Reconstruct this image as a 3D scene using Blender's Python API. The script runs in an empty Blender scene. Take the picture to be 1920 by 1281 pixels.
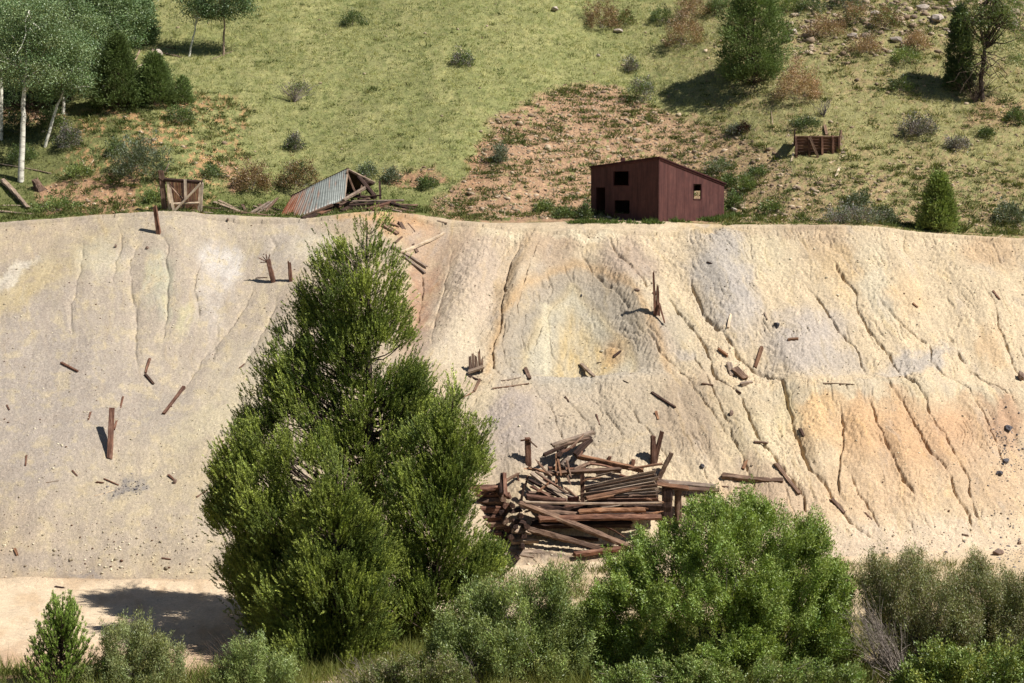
import bpy, math, random
import numpy as np
from mathutils import Vector, Matrix

# ------------------------------------------------------------------ camera, sky, sun, exposure
SC = bpy.context.scene
COL = SC.collection
F = 3200.0                                   # focal length in photo pixels (photo is 1920 x 1281)
TH = math.atan((640.5 - 375.0) / F)          # the camera looks slightly down across the gulch
cam_d = bpy.data.cameras.new("camera")
cam = bpy.data.objects.new("camera", cam_d)
COL.objects.link(cam)
cam.location = (0, 0, 0)
cam.rotation_euler = (math.pi / 2 - TH, 0, 0)
cam_d.sensor_width = 36.0
cam_d.lens = F / 1920.0 * 36.0
cam_d.clip_start = 0.1
cam_d.clip_end = 2000.0
SC.camera = cam

SUN_EL, SUN_AZ = math.radians(52.0), math.radians(113.0)   # azimuth clockwise from +Y
world = bpy.data.worlds.new("World")
SC.world = world
world.use_nodes = True
wn = world.node_tree
wn.nodes.clear()
sky = wn.nodes.new("ShaderNodeTexSky")
sky.sky_type = 'NISHITA'
sky.sun_disc = False
sky.sun_elevation = SUN_EL
sky.sun_rotation = SUN_AZ
sky.altitude = 2800
bg = wn.nodes.new("ShaderNodeBackground")
bg.inputs[1].default_value = 0.05
wo = wn.nodes.new("ShaderNodeOutputWorld")
wn.links.new(sky.outputs[0], bg.inputs[0])
wn.links.new(bg.outputs[0], wo.inputs[0])

sl = bpy.data.lights.new("sun", 'SUN')
sl.energy = 5.0
sl.angle = math.radians(0.5)
sl.color = (1.0, 0.972, 0.935)
sun = bpy.data.objects.new("sun", sl)
COL.objects.link(sun)
SDIR = Vector((math.sin(SUN_AZ) * math.cos(SUN_EL), math.cos(SUN_AZ) * math.cos(SUN_EL), math.sin(SUN_EL)))
sun.rotation_euler = SDIR.to_track_quat('Z', 'Y').to_euler()
sun.location = (60, -30, 70)

SC.render.engine = 'CYCLES'
SC.view_settings.view_transform = 'Standard'
SC.view_settings.look = 'None'
SC.view_settings.exposure = 0.55
SC.view_settings.gamma = 1.0
SC.view_settings.use_curve_mapping = False

# ------------------------------------------------------------------ small helpers
rng = np.random.default_rng(11)
random.seed(5)


def lin(r, g, b, k=1.0):
    def f(c):
        c /= 255.0
        return c / 12.92 if c <= 0.04045 else ((c + 0.055) / 1.055) ** 2.4
    return np.array([f(r) * k, f(g) * k, f(b) * k])


def tanxz(px, py):
    a = (px - 960.0)
    b = -(py - 640.5)
    dy = F * math.cos(TH) + b * math.sin(TH)
    dz = -F * math.sin(TH) + b * math.cos(TH)
    return a / dy, dz / dy


def at(px, py, D):
    tx, tz = tanxz(px, py)
    return Vector((tx * D, D, tz * D))


def proj(x, y, z):
    cf = y * math.cos(TH) - z * math.sin(TH)
    cf = np.maximum(cf, 1.0)
    cu = y * math.sin(TH) + z * math.cos(TH)
    return 960.0 + F * x / cf, 640.5 - F * cu / cf


def sstep(a, b, x):
    t = np.clip((x - a) / (b - a), 0, 1)
    return t * t * (3 - 2 * t)


_perm = np.random.default_rng(3).permutation(4096)
_gang = np.random.default_rng(4).uniform(0, 2 * np.pi, 4096)
_gx, _gy = np.cos(_gang), np.sin(_gang)


def perlin(x, y, seed=0):
    xi = np.floor(x).astype(np.int64)
    yi = np.floor(y).astype(np.int64)
    xf, yf = x - xi, y - yi
    u = xf * xf * xf * (xf * (xf * 6 - 15) + 10)
    v = yf * yf * yf * (yf * (yf * 6 - 15) + 10)

    def g(ix, iy, dx, dy):
        h = _perm[(_perm[(ix + seed * 131) & 4095] + iy) & 4095]
        return _gx[h] * dx + _gy[h] * dy
    n00 = g(xi, yi, xf, yf)
    n10 = g(xi + 1, yi, xf - 1, yf)
    n01 = g(xi, yi + 1, xf, yf - 1)
    n11 = g(xi + 1, yi + 1, xf - 1, yf - 1)
    return ((n00 * (1 - u) + n10 * u) * (1 - v) + (n01 * (1 - u) + n11 * u) * v) * 1.5


def fbm(x, y, o=4, seed=0, gain=0.5):
    s, a, t = 0.0, 1.0, 0.0
    for k in range(o):
        s = s + a * perlin(x * 2.03 ** k, y * 2.03 ** k, seed + k * 7)
        t += a
        a *= gain
    return s / t


def polydist(px, py, poly, closed=False, out=None):
    """distance in photo pixels to a polyline"""
    d = np.full(px.shape, 1e9)
    pts = list(poly) + ([poly[0]] if closed else [])
    for (x0, y0), (x1, y1) in zip(pts[:-1], pts[1:]):
        vx, vy = x1 - x0, y1 - y0
        L2 = vx * vx + vy * vy + 1e-9
        t = np.clip(((px - x0) * vx + (py - y0) * vy) / L2, 0, 1)
        d = np.minimum(d, np.hypot(px - x0 - t * vx, py - y0 - t * vy))
    return d


def inpoly(px, py, poly):
    ins = np.zeros(px.shape, bool)
    n = len(poly)
    for i in range(n):
        x0, y0 = poly[i]
        x1, y1 = poly[(i + 1) % n]
        if y0 == y1:
            continue
        c = ((y0 > py) != (y1 > py)) & (px < (x1 - x0) * (py - y0) / (y1 - y0) + x0)
        ins ^= c
    return ins


def pmask(px, py, poly, soft=12.0):
    d = polydist(px, py, poly, True)
    s = np.where(inpoly(px, py, poly), d, -d)
    return sstep(-soft, soft, s)


def link(o, parent=None):
    COL.objects.link(o)
    if parent is not None:
        o.parent = parent
    return o


def tag(o, label=None, cat=None, group=None, kind=None):
    if label: o["label"] = label
    if cat: o["category"] = cat
    if group: o["group"] = group
    if kind: o["kind"] = kind
    return o


def empty(name, loc, label, cat, group=None):
    o = bpy.data.objects.new(name, None)
    o.empty_display_size = 0.2
    o.location = loc
    link(o)
    return tag(o, label, cat, group)


def nmesh(name, V, Q, mat, col=None, smooth=False, parent=None):
    """fast quad mesh from numpy arrays, V in world space"""
    V = np.asarray(V, np.float32)
    if parent is not None:
        V = V - np.array(parent.location, np.float32)
    me = bpy.data.meshes.new(name)
    n, m = len(V), len(Q)
    k = Q.shape[1]
    me.vertices.add(n)
    me.vertices.foreach_set("co", V.ravel())
    me.loops.add(m * k)
    me.loops.foreach_set("vertex_index", np.asarray(Q, np.int32).ravel())
    me.polygons.add(m)
    me.polygons.foreach_set("loop_start", np.arange(0, m * k, k, dtype=np.int32))
    me.polygons.foreach_set("loop_total", np.full(m, k, np.int32))
    if smooth:
        me.polygons.foreach_set("use_smooth", np.ones(m, bool))
    if col is not None:
        ca = me.color_attributes.new("Col", 'FLOAT_COLOR', 'POINT')
        c4 = np.ones((n, 4), np.float32)
        c4[:, :3] = col
        ca.data.foreach_set("color", c4.ravel())
    me.update(calc_edges=True)
    me.materials.append(mat)
    o = bpy.data.objects.new(name, me)
    return link(o, parent)


def pmesh(name, V, faces, mat, parent=None, smooth=False):
    me = bpy.data.meshes.new(name)
    off = Vector(parent.location) if parent is not None else Vector((0, 0, 0))
    me.from_pydata([tuple(Vector(v) - off) for v in V], [], faces)
    me.materials.append(mat)
    if smooth:
        for p in me.polygons: p.use_smooth = True
    me.update()
    return link(bpy.data.objects.new(name, me), parent)


# ------------------------------------------------------------------ materials
def newmat(name):
    m = bpy.data.materials.new(name)
    m.use_nodes = True
    nt = m.node_tree
    nt.nodes.clear()
    out = nt.nodes.new("ShaderNodeOutputMaterial")
    b = nt.nodes.new("ShaderNodeBsdfPrincipled")
    nt.links.new(b.outputs[0], out.inputs[0])
    return m, nt, b, out


def N(nt, t, **kw):
    n = nt.nodes.new(t)
    for k, v in kw.items():
        if k in ('inp',):
            for i, val in v.items(): n.inputs[i].default_value = val
        else:
            setattr(n, k, v)
    return n


def mix(nt, fac, a, b, mode='MIX'):
    n = nt.nodes.new("ShaderNodeMix")
    n.data_type = 'RGBA'
    n.blend_type = mode
    for sock, v in ((0, fac), (6, a), (7, b)):
        if hasattr(v, 'is_output'):
            nt.links.new(v, n.inputs[sock])
        elif sock == 0:
            n.inputs[0].default_value = v
        else:
            n.inputs[sock].default_value = (*v, 1) if len(v) == 3 else v
    return n.outputs[2]


def ramp(nt, src, stops):
    r = nt.nodes.new("ShaderNodeValToRGB")
    cr = r.color_ramp
    while len(cr.elements) < len(stops): cr.elements.new(0.5)
    for e, (p, c) in zip(cr.elements, stops):
        e.position = p
        e.color = (*c, 1) if len(c) == 3 else c
    nt.links.new(src, r.inputs[0])
    return r.outputs[0]


def noise(nt, vec, scale, detail=4, rough=0.6, dist=0.0):
    n = nt.nodes.new("ShaderNodeTexNoise")
    n.inputs["Scale"].default_value = scale
    n.inputs["Detail"].default_value = detail
    n.inputs["Roughness"].default_value = rough
    n.inputs["Distortion"].default_value = dist
    if vec is not None: nt.links.new(vec, n.inputs["Vector"])
    return n.outputs[0]


def ground_mat(name, vscale=(1, 1, 1), bump=0.35, contrast=0.35, speck=0.5, pebble=0.5):
    m, nt, b, out = newmat(name)
    at_ = N(nt, "ShaderNodeAttribute", attribute_name="Col")
    geo = N(nt, "ShaderNodeNewGeometry")
    mp = N(nt, "ShaderNodeMapping")
    mp.inputs["Scale"].default_value = vscale
    nt.links.new(geo.outputs["Position"], mp.inputs["Vector"])
    n1 = noise(nt, mp.outputs[0], 1.6, 6, 0.65)
    n2 = noise(nt, geo.outputs["Position"], 7.0, 5, 0.7)
    n3 = noise(nt, geo.outputs["Position"], 26.0, 3, 0.7)
    lo, hi = 1 - contrast, 1 + contrast
    c = mix(nt, 1.0, at_.outputs[0], ramp(nt, n1, [(0.3, (lo, lo * 1.0, lo * 1.01)), (0.7, (hi, hi * 0.99, hi * 0.97))]), 'MULTIPLY')
    c = mix(nt, 1.0, c, ramp(nt, n2, [(0.32, (lo, lo, lo)), (0.68, (hi, hi * 0.985, hi * 0.96))]), 'MULTIPLY')
    c = mix(nt, speck, c, ramp(nt, n3, [(0.36, (0.55, 0.53, 0.51)), (0.5, (1, 1, 1)), (0.64, (1.35, 1.34, 1.28))]), 'MULTIPLY')
    vo = N(nt, "ShaderNodeTexVoronoi")
    vo.inputs["Scale"].default_value = 14.0
    nt.links.new(geo.outputs["Position"], vo.inputs["Vector"])
    c = mix(nt, pebble, c, ramp(nt, vo.outputs["Color"], [(0.25, (0.8, 0.79, 0.78)), (0.7, (1.05, 1.05, 1.04)), (0.95, (1.3, 1.28, 1.22))]), 'MULTIPLY')
    nt.links.new(c, b.inputs["Base Color"])
    b.inputs["Roughness"].default_value = 0.95
    b.inputs["Specular IOR Level"].default_value = 0.15
    bm = N(nt, "ShaderNodeBump")
    bm.inputs["Strength"].default_value = bump
    bm.inputs["Distance"].default_value = 0.06
    ad = N(nt, "ShaderNodeMath", operation='ADD')
    nt.links.new(n2, ad.inputs[0])
    nt.links.new(n3, ad.inputs[1])
    nt.links.new(ad.outputs[0], bm.inputs["Height"])
    nt.links.new(bm.outputs[0], b.inputs["Normal"])
    return m


def leaf_mat(name, trans=0.25, spec=0.25, rough=0.55):
    m, nt, b, out = newmat(name)
    a = N(nt, "ShaderNodeAttribute", attribute_name="Col")
    nt.links.new(a.outputs[0], b.inputs["Base Color"])
    b.inputs["Roughness"].default_value = rough
    b.inputs["Specular IOR Level"].default_value = spec
    t = N(nt, "ShaderNodeBsdfTranslucent")
    tc = mix(nt, 1.0, a.outputs[0], (1.25, 1.2, 0.6), 'MULTIPLY')
    nt.links.new(tc, t.inputs[0])
    ms = N(nt, "ShaderNodeMixShader")
    ms.inputs[0].default_value = trans
    nt.links.new(b.outputs[0], ms.inputs[1])
    nt.links.new(t.outputs[0], ms.inputs[2])
    nt.links.new(ms.outputs[0], out.inputs[0])
    return m


def wood_mat(name, dark, mid, light, rough=0.85):
    m, nt, b, out = newmat(name)
    tc = N(nt, "ShaderNodeTexCoord")
    oi = N(nt, "ShaderNodeObjectInfo")
    mp = N(nt, "ShaderNodeMapping")
    mp.inputs["Scale"].default_value = (0.9, 11, 11)
    nt.links.new(tc.outputs["Object"], mp.inputs["Vector"])
    sh = N(nt, "ShaderNodeVectorMath", operation='ADD')
    cb = N(nt, "ShaderNodeCombineXYZ")
    ml = N(nt, "ShaderNodeMath", operation='MULTIPLY')
    ml.inputs[1].default_value = 60.0
    nt.links.new(oi.outputs["Random"], ml.inputs[0])
    for i in range(3): nt.links.new(ml.outputs[0], cb.inputs[i])
    nt.links.new(mp.outputs[0], sh.inputs[0])
    nt.links.new(cb.outputs[0], sh.inputs[1])
    g = noise(nt, sh.outputs[0], 1.6, 7, 0.72, 0.35)
    big = noise(nt, tc.outputs["Object"], 2.2, 4, 0.6)
    c = ramp(nt, g, [(0.30, dark), (0.5, mid), (0.70, light)])
    c = mix(nt, 1.0, c, ramp(nt, big, [(0.3, (0.6, 0.58, 0.6)), (0.7, (1.25, 1.2, 1.12))]), 'MULTIPLY')
    c = mix(nt, 1.0, c, ramp(nt, oi.outputs["Random"], [(0.0, (0.75, 0.74, 0.76)), (1.0, (1.2, 1.15, 1.08))]), 'MULTIPLY')
    nt.links.new(c, b.inputs["Base Color"])
    b.inputs["Roughness"].default_value = rough
    b.inputs["Specular IOR Level"].default_value = 0.2
    bm = N(nt, "ShaderNodeBump")
    bm.inputs["Strength"].default_value = 0.9
    bm.inputs["Distance"].default_value = 0.03
    nt.links.new(g, bm.inputs["Height"])
    nt.links.new(bm.outputs[0], b.inputs["Normal"])
    return m


def rust_mat(name, a, bcol, c3, vert=(5, 5, 0.6), metal=0.0, rough=0.7, seams=0.0):
    m, nt, b, out = newmat(name)
    tc = N(nt, "ShaderNodeTexCoord")
    mp = N(nt, "ShaderNodeMapping")
    mp.inputs["Scale"].default_value = vert
    nt.links.new(tc.outputs["Object"], mp.inputs["Vector"])
    n1 = noise(nt, mp.outputs[0], 1.1, 6, 0.65)
    n2 = noise(nt, tc.outputs["Object"], 3.0, 5, 0.7)
    c = ramp(nt, n1, [(0.32, a), (0.52, bcol), (0.72, c3)])
    c = mix(nt, 1.0, c, ramp(nt, n2, [(0.3, (0.75, 0.75, 0.78)), (0.7, (1.15, 1.12, 1.1))]), 'MULTIPLY')
    nt.links.new(c, b.inputs["Base Color"])
    b.inputs["Roughness"].default_value = rough
    b.inputs["Metallic"].default_value = metal
    b.inputs["Specular IOR Level"].default_value = 0.3
    bm = N(nt, "ShaderNodeBump")
    bm.inputs["Strength"].default_value = 0.4
    bm.inputs["Distance"].default_value = 0.02
    nt.links.new(n2, bm.inputs["Height"])
    nt.links.new(bm.outputs[0], b.inputs["Normal"])
    return m


def rock_mat(name, a, b_, rough=0.9):
    m, nt, b, out = newmat(name)
    tc = N(nt, "ShaderNodeNewGeometry")
    n1 = noise(nt, tc.outputs["Position"], 6, 5, 0.7)
    oi = N(nt, "ShaderNodeObjectInfo")
    c = ramp(nt, n1, [(0.3, a), (0.7, b_)])
    nt.links.new(c, b.inputs["Base Color"])
    b.inputs["Roughness"].default_value = rough
    bm = N(nt, "ShaderNodeBump")
    bm.inputs["Strength"].default_value = 0.6
    bm.inputs["Distance"].default_value = 0.04
    nt.links.new(n1, bm.inputs["Height"])
    nt.links.new(bm.outputs[0], b.inputs["Normal"])
    return m


M = {
    'tail': ground_mat("tailings_earth", (1, 0.5, 1), 0.38, 0.10, 0.5, 0.4),
    'hill': ground_mat("hill_soil", (1, 1, 1), 0.6, 0.2, 0.8, 0.8),
    'floor': ground_mat("road_dirt", (1, 1, 1), 0.35, 0.12, 0.5, 0.3),
    'leaf': leaf_mat("leaf", 0.22, 0.4, 0.45),
    'needle': leaf_mat("needle", 0.06, 0.3, 0.5),
    'grass': leaf_mat("grass_blade", 0.3, 0.15, 0.7),
    'stone': leaf_mat("stone_chip", 0.0, 0.1, 0.9),
    'redwood': wood_mat("rusty_brown_wood", (0.035, 0.015, 0.010), (0.135, 0.068, 0.045), (0.29, 0.185, 0.135)),
    'brownwood': wood_mat("brown_wood", (0.045, 0.026, 0.018), (0.15, 0.095, 0.065), (0.33, 0.24, 0.18)),
    'greywood': wood_mat("grey_weathered_wood", (0.10, 0.07, 0.05), (0.26, 0.20, 0.15), (0.46, 0.39, 0.32)),
    'palewood': wood_mat("pale_dry_wood", (0.34, 0.26, 0.18), (0.58, 0.48, 0.35), (0.72, 0.63, 0.50)),
    'darkwood': wood_mat("dark_wood", (0.012, 0.008, 0.007), (0.045, 0.026, 0.02), (0.12, 0.075, 0.055)),
    'orangewood': wood_mat("orange_brown_wood", (0.06, 0.026, 0.014), (0.20, 0.105, 0.06), (0.40, 0.255, 0.16)),
    'bark': wood_mat("dark_bark", (0.03, 0.022, 0.016), (0.09, 0.065, 0.05), (0.20, 0.16, 0.13)),
    'twig': wood_mat("grey_twig", (0.10, 0.085, 0.075), (0.24, 0.21, 0.19), (0.42, 0.39, 0.36)),
    'shedred': rust_mat("maroon_sheet_metal", (0.060, 0.021, 0.017), (0.086, 0.031, 0.025), (0.125, 0.052, 0.040)),
    'shedtrim': rust_mat("dark_maroon_trim", (0.03, 0.008, 0.008), (0.06, 0.016, 0.015), (0.10, 0.03, 0.028)),
    'darkrock': rock_mat("dark_rock", (0.035, 0.032, 0.035), (0.12, 0.11, 0.12)),
    'brownrock': rock_mat("brown_rock", (0.10, 0.06, 0.045), (0.25, 0.17, 0.12)),
    'paleRock': rock_mat("pale_rock", (0.25, 0.20, 0.16), (0.5, 0.42, 0.34)),
}


def aspen_bark():
    m, nt, b, out = newmat("white_aspen_bark")
    tc = N(nt, "ShaderNodeNewGeometry")
    mp = N(nt, "ShaderNodeMapping")
    mp.inputs["Scale"].default_value = (1.5, 1.5, 5)
    nt.links.new(tc.outputs["Position"], mp.inputs["Vector"])
    n1 = noise(nt, mp.outputs[0], 1.6, 4, 0.7)
    c = ramp(nt, n1, [(0.30, (0.03, 0.025, 0.02)), (0.40, (0.45, 0.41, 0.33)), (0.6, (0.72, 0.68, 0.56))])
    nt.links.new(c, b.inputs["Base Color"])
    b.inputs["Roughness"].default_value = 0.7
    return m


M['aspen'] = aspen_bark()

# ------------------------------------------------------------------ terrain: valley floor, tailings pile, hillside
ZF = -13.6
PALE = [(-400, 424), (0, 417), (150, 406), (300, 402), (380, 401), (520, 408), (590, 409), (640, 401), (700, 396), (770, 400), (850, 413),
        (920, 418), (1000, 418), (1110, 414), (1240, 415), (1330, 421), (1560, 421), (1650, 425), (1720, 435), (1800, 440), (1920, 448), (2300, 462)]
OFFS = [(0, 3), (880, 3), (960, 12), (1050, 19), (1250, 22), (1330, 10), (1420, 4), (2000, 3)]
TOE = [(-400, 1084), (0, 1084), (420, 1088), (700, 1075), (950, 1060), (1200, 1050), (1600, 1042), (1800, 1030), (1950, 1018), (2300, 1005)]
HST = [(0, 85.5), (300, 86.8), (520, 87.5), (780, 87.0), (900, 85.2), (1050, 88), (1130, 90.5), (1370, 90.0), (1450, 86.5), (1900, 85.3)]
DC, DB = 80.0, 83.5
_p = np.arange(-400, 2301, 10.0)
_pale = np.interp(_p, *zip(*PALE))
_off = np.interp(_p, *zip(*OFFS))
_h = np.hanning(9) / np.hanning(9).sum()
_pale = np.convolve(np.pad(_pale, 4, 'edge'), _h, 'valid')
_off = np.convolve(np.pad(_off, 4, 'edge'), _h, 'valid')
_tx, _tz = tanxz(_p, _pale + _off)
XCR, ZCR = _tx * DC, _tz * DC
_tx, _tz = tanxz(_p, _pale)
XB, ZB = _tx * DB, _tz * DB
_tx, _tz = tanxz(_p, np.interp(_p, *zip(*TOE)))
DTt = ZF / _tz
DTt = DTt + 0.25 * fbm(_p / 150, _p * 0, 2, 17)
XT = _tx * DTt
XH = np.linspace(-80, 80, 641)
YH = np.interp(XH, (np.array([h[0] for h in HST]) - 960) / F * 86, [h[1] for h in HST])
_k = np.hanning(41)
YH = np.convolve(np.pad(YH, 20, 'edge'), _k / _k.sum(), 'valid')
FLY = np.array([-80, 0, 4, 10, 18, 25, 32, 38, 46, 200.0])
FLZ = np.array([-1.0, -1.75, -1.9, -4.6, -8.2, -11.0, -13.4, -14.3, ZF, ZF])

# bumps and hollows of the pile: px, py, rx, ry, angle, height (m)
BUMPS = [
    (1075, 650, 95, 80, 0, -0.55), (1080, 575, 50, 70, 0, -0.35), (1078, 720, 130, 16, 0, 0.35),
    (965, 560, 24, 130, 18, 0.55), (1185, 560, 30, 120, -22, 0.45), (880, 560, 40, 120, 22, 0.5), (800, 520, 40, 110, 10, -0.55),
    (690, 440, 70, 40, 0, 0.25), (1240, 600, 40, 90, -25, 0.4),
    (960, 830, 90, 90, 0, 0.7), (1180, 800, 150, 90, 0, 0.35),
    (1420, 700, 50, 60, -30, -0.35), (1370, 560, 60, 130, -10, 0.5), (1500, 650, 75, 75, -20, 0.45), (1650, 560, 70, 130, -25, 0.35),
    (1760, 690, 60, 50, -20, 0.3), (1850, 600, 50, 120, -20, 0.35), (1640, 742, 330, 26, 2, 0.45),
    (1535, 850, 42, 95, -8, 0.45), (1615, 830, 34, 80, -12, 0.5), (1690, 850, 38, 100, -22, 0.5), (1775, 860, 34, 110, -22, 0.4), (1860, 900, 45, 110, -15, 0.35),
    (1440, 880, 40, 110, -28, 0.4), (100, 560, 160, 60, -25, 0.4), (200, 700, 90, 200, 5, 0.35), (330, 520, 55, 110, 0, 0.35),
    (450, 470, 70, 60, 15, -0.4), (560, 600, 60, 120, 20, 0.45), (400, 900, 110, 150, 25, 0.4), (60, 900, 120, 160, 0, 0.3),
    (300, 1000, 160, 60, 0, 0.25),
    (1100, 985, 130, 30, 0, -0.75), (930, 960, 30, 60, 0, -0.4), (1262, 970, 40, 40, 0, -0.5),
    # hillside forms
    (270, 290, 150, 90, 0, 1.0), (770, 335, 60, 14, 0, -0.5), (1060, 300, 170, 90, 0, 0.5), (905, 270, 30, 90, 25, -0.4),
    (1560, 265, 90, 22, 0, 0.3), (1750, 60, 160, 60, 0, 0.8), (560, 150, 200, 70, 0, 0.5),
]
# rills: (polyline, narrow depth, narrow width px, wide depth, wide width px)
GULL = [
    ([(1555, 484), (1575, 521), (1602, 558), (1616, 601), (1632, 628), (1659, 665), (1683, 699), (1710, 732), (1733, 759), (1757, 808), (1780, 841), (1795, 875), (1817, 909), (1821, 943), (1828, 965), (1843, 984)], .30, 3.2, .22, 14),
    ([(1656, 722), (1673, 749), (1693, 766), (1713, 796), (1738, 845), (1768, 883), (1798, 946), (1817, 969), (1825, 995)], .34, 3.2, .22, 13),
    ([(1505, 530), (1548, 585), (1565, 615), (1585, 642), (1612, 665), (1622, 702)], .28, 3.0, .18, 12),
    ([(1642, 561), (1680, 605), (1720, 640), (1740, 655), (1746, 692), (1766, 712), (1817, 745), (1834, 769), (1854, 806), (1873, 852), (1880, 890)], .24, 2.8, .15, 12),
    ([(1770, 625), (1790, 658), (1813, 692), (1837, 715), (1867, 732), (1907, 766)], .30, 3.0, .18, 12),
    ([(1834, 534), (1864, 578), (1870, 615), (1887, 648), (1901, 692), (1911, 709)], .24, 2.8, .12, 10),
    ([(1245, 560), (1280, 601), (1317, 642), (1334, 675), (1337, 699), (1350, 719), (1390, 752), (1404, 782), (1411, 804), (1426, 837), (1453, 868), (1479, 901), (1502, 931), (1513, 965)], .38, 4.0, .30, 15),
    ([(1290, 520), (1313, 578), (1324, 605), (1354, 632), (1391, 675), (1414, 689), (1461, 719), (1471, 752), (1483, 783), (1487, 804), (1502, 845), (1517, 890), (1558, 928), (1580, 961), (1614, 991), (1637, 1007)], .40, 4.0, .30, 15),
    ([(1572, 760), (1580, 800), (1582, 868), (1573, 905), (1576, 935)], .24, 3, .22, 14),
    ([(1622, 752), (1636, 779), (1644, 804), (1655, 830), (1674, 875), (1693, 909), (1716, 935)], .32, 3.4, .25, 14),
    ([(1586, 868), (1592, 885), (1610, 928), (1637, 961), (1652, 991)], .24, 3, .12, 10),
    ([(1745, 965), (1753, 995), (1764, 1006)], .2, 3, .1, 8),
    ([(1012, 440), (996, 494), (989, 528), (975, 560), (968, 600)], .26, 2.8, .15, 9),
    ([(979, 454), (959, 497), (952, 531), (942, 581), (935, 635), (922, 669), (925, 699), (942, 715)], .30, 3.2, .22, 10),
    ([(1059, 511), (1009, 538), (965, 581), (945, 611), (943, 648), (949, 682), (975, 712)], .14, 3, .18, 9),
    ([(1069, 528), (1026, 578), (1006, 621), (1002, 655)], .12, 2.6, .10, 8),
    ([(1022, 561), (986, 588), (979, 625), (981, 655)], .16, 2.6, .08, 8),
    ([(1076, 447), (1090, 477), (1116, 507), (1165, 560), (1195, 610)], .16, 3, .12, 10),
    ([(1137, 448), (1143, 462), (1157, 481), (1184, 511), (1204, 541), (1212, 560)], .32, 4.5, .25, 12),
    ([(1210, 598), (1217, 635), (1244, 672), (1278, 709), (1320, 760), (1350, 800), (1390, 850)], .16, 3, .2, 13),
    ([(975, 732), (929, 736), (895, 756), (875, 796), (868, 830)], .16, 3, .15, 9),
    ([(996, 732), (1026, 766), (1043, 806), (1060, 850)], .16, 3, .15, 10),
    ([(1050, 740), (1090, 790), (1120, 830)], .12, 3, .12, 10), ([(1090, 735), (1140, 790), (1180, 840)], .12, 3, .12, 10),
    ([(1150, 740), (1190, 790), (1240, 850), (1280, 900)], .14, 3, .14, 10),
    ([(1290, 640), (1310, 690), (1350, 760), (1370, 820), (1400, 880), (1420, 930)], .18, 3, .2, 12),
    ([(218, 415), (228, 474), (218, 504), (214, 550)], .06, 4, .14, 9),
    ([(279, 454), (255, 477), (243, 504), (250, 554), (257, 615), (255, 642), (258, 700)], .08, 4, .20, 10),
    ([(302, 440), (314, 477), (309, 507), (315, 541), (310, 595), (305, 650)], .09, 4, .20, 10),
    ([(396, 460), (379, 481), (367, 528), (366, 554), (372, 608)], .09, 4, .22, 11),
    ([(480, 530), (463, 571), (436, 608), (403, 648), (369, 695), (340, 740)], .10, 4, .20, 11),
    ([(151, 450), (154, 490), (154, 521), (138, 578), (132, 640)], .06, 4, .15, 10),
    ([(520, 550), (503, 612), (476, 662), (446, 695)], .08, 4, .15, 10),
    ([(415, 590), (405, 640), (398, 680)], .05, 4, .10, 9), ([(493, 424), (515, 455), (512, 470)], .10, 5, .15, 10),
    ([(790, 470), (795, 520), (785, 560), (770, 620)], .16, 4, .2, 14), ([(850, 450), (835, 520), (815, 600), (805, 650)], .08, 4, .15, 14),
]
KX = [0, 250, 450, 850, 1000, 1080, 1250, 2300]
KY = [0.0, -0.03, -0.35, -0.45, -0.2, 0.0, 0.45, 0.45]


def base(x, y):
    """smooth landform, metres"""
    zc = np.interp(x, XCR, ZCR)
    zb = np.interp(x * DB / 83.5, XB, ZB)
    dt = np.interp(x, XT, DTt)
    s = np.clip((y - dt) / (DC - dt), 0, 1)
    fl = np.interp(y, FLY, FLZ)
    pr = s + 0.018 * np.sin(2 * np.pi * s)
    pr = pr - 0.012 * np.exp(-((s - 1) / 0.03) ** 2) - 0.0 * s
    tail = ZF + (zc - ZF) * pr
    bench = zc + (zb - zc) * np.clip((y - DC) / (DB - DC), 0, 1)
    dh = np.interp(x, XH, YH)
    yy = np.maximum(y - DB, 0)
    t = (y - dh) / 0.9
    sp = np.where(t > 20, t, np.log1p(np.exp(np.minimum(t, 20)))) * 0.9
    up = sp * 0.555
    up = np.where(sp > 55, 55 * .555 + (sp - 55) * 0.15, up)
    hill = zb + 0.05 * np.minimum(yy, 6) + up
    z = np.where(y <= dt, fl, np.where(y <= DC, tail, np.where(y <= DB, bench, hill)))
    return z, dt, dh


def bumpfield(px, py):
    d = np.zeros(px.shape)
    for bx, by, rx, ry, an, h in BUMPS:
        m = (abs(px - bx) < 3.2 * max(rx, ry)) & (abs(py - by) < 3.2 * max(rx, ry))
        if not m.any(): continue
        c, s = math.cos(math.radians(an)), math.sin(math.radians(an))
        ux, uy = px[m] - bx, py[m] - by
        a, b = (ux * c + uy * s) / rx, (-ux * s + uy * c) / ry
        d[m] += h * np.exp(-(a * a + b * b))
    return d


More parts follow.
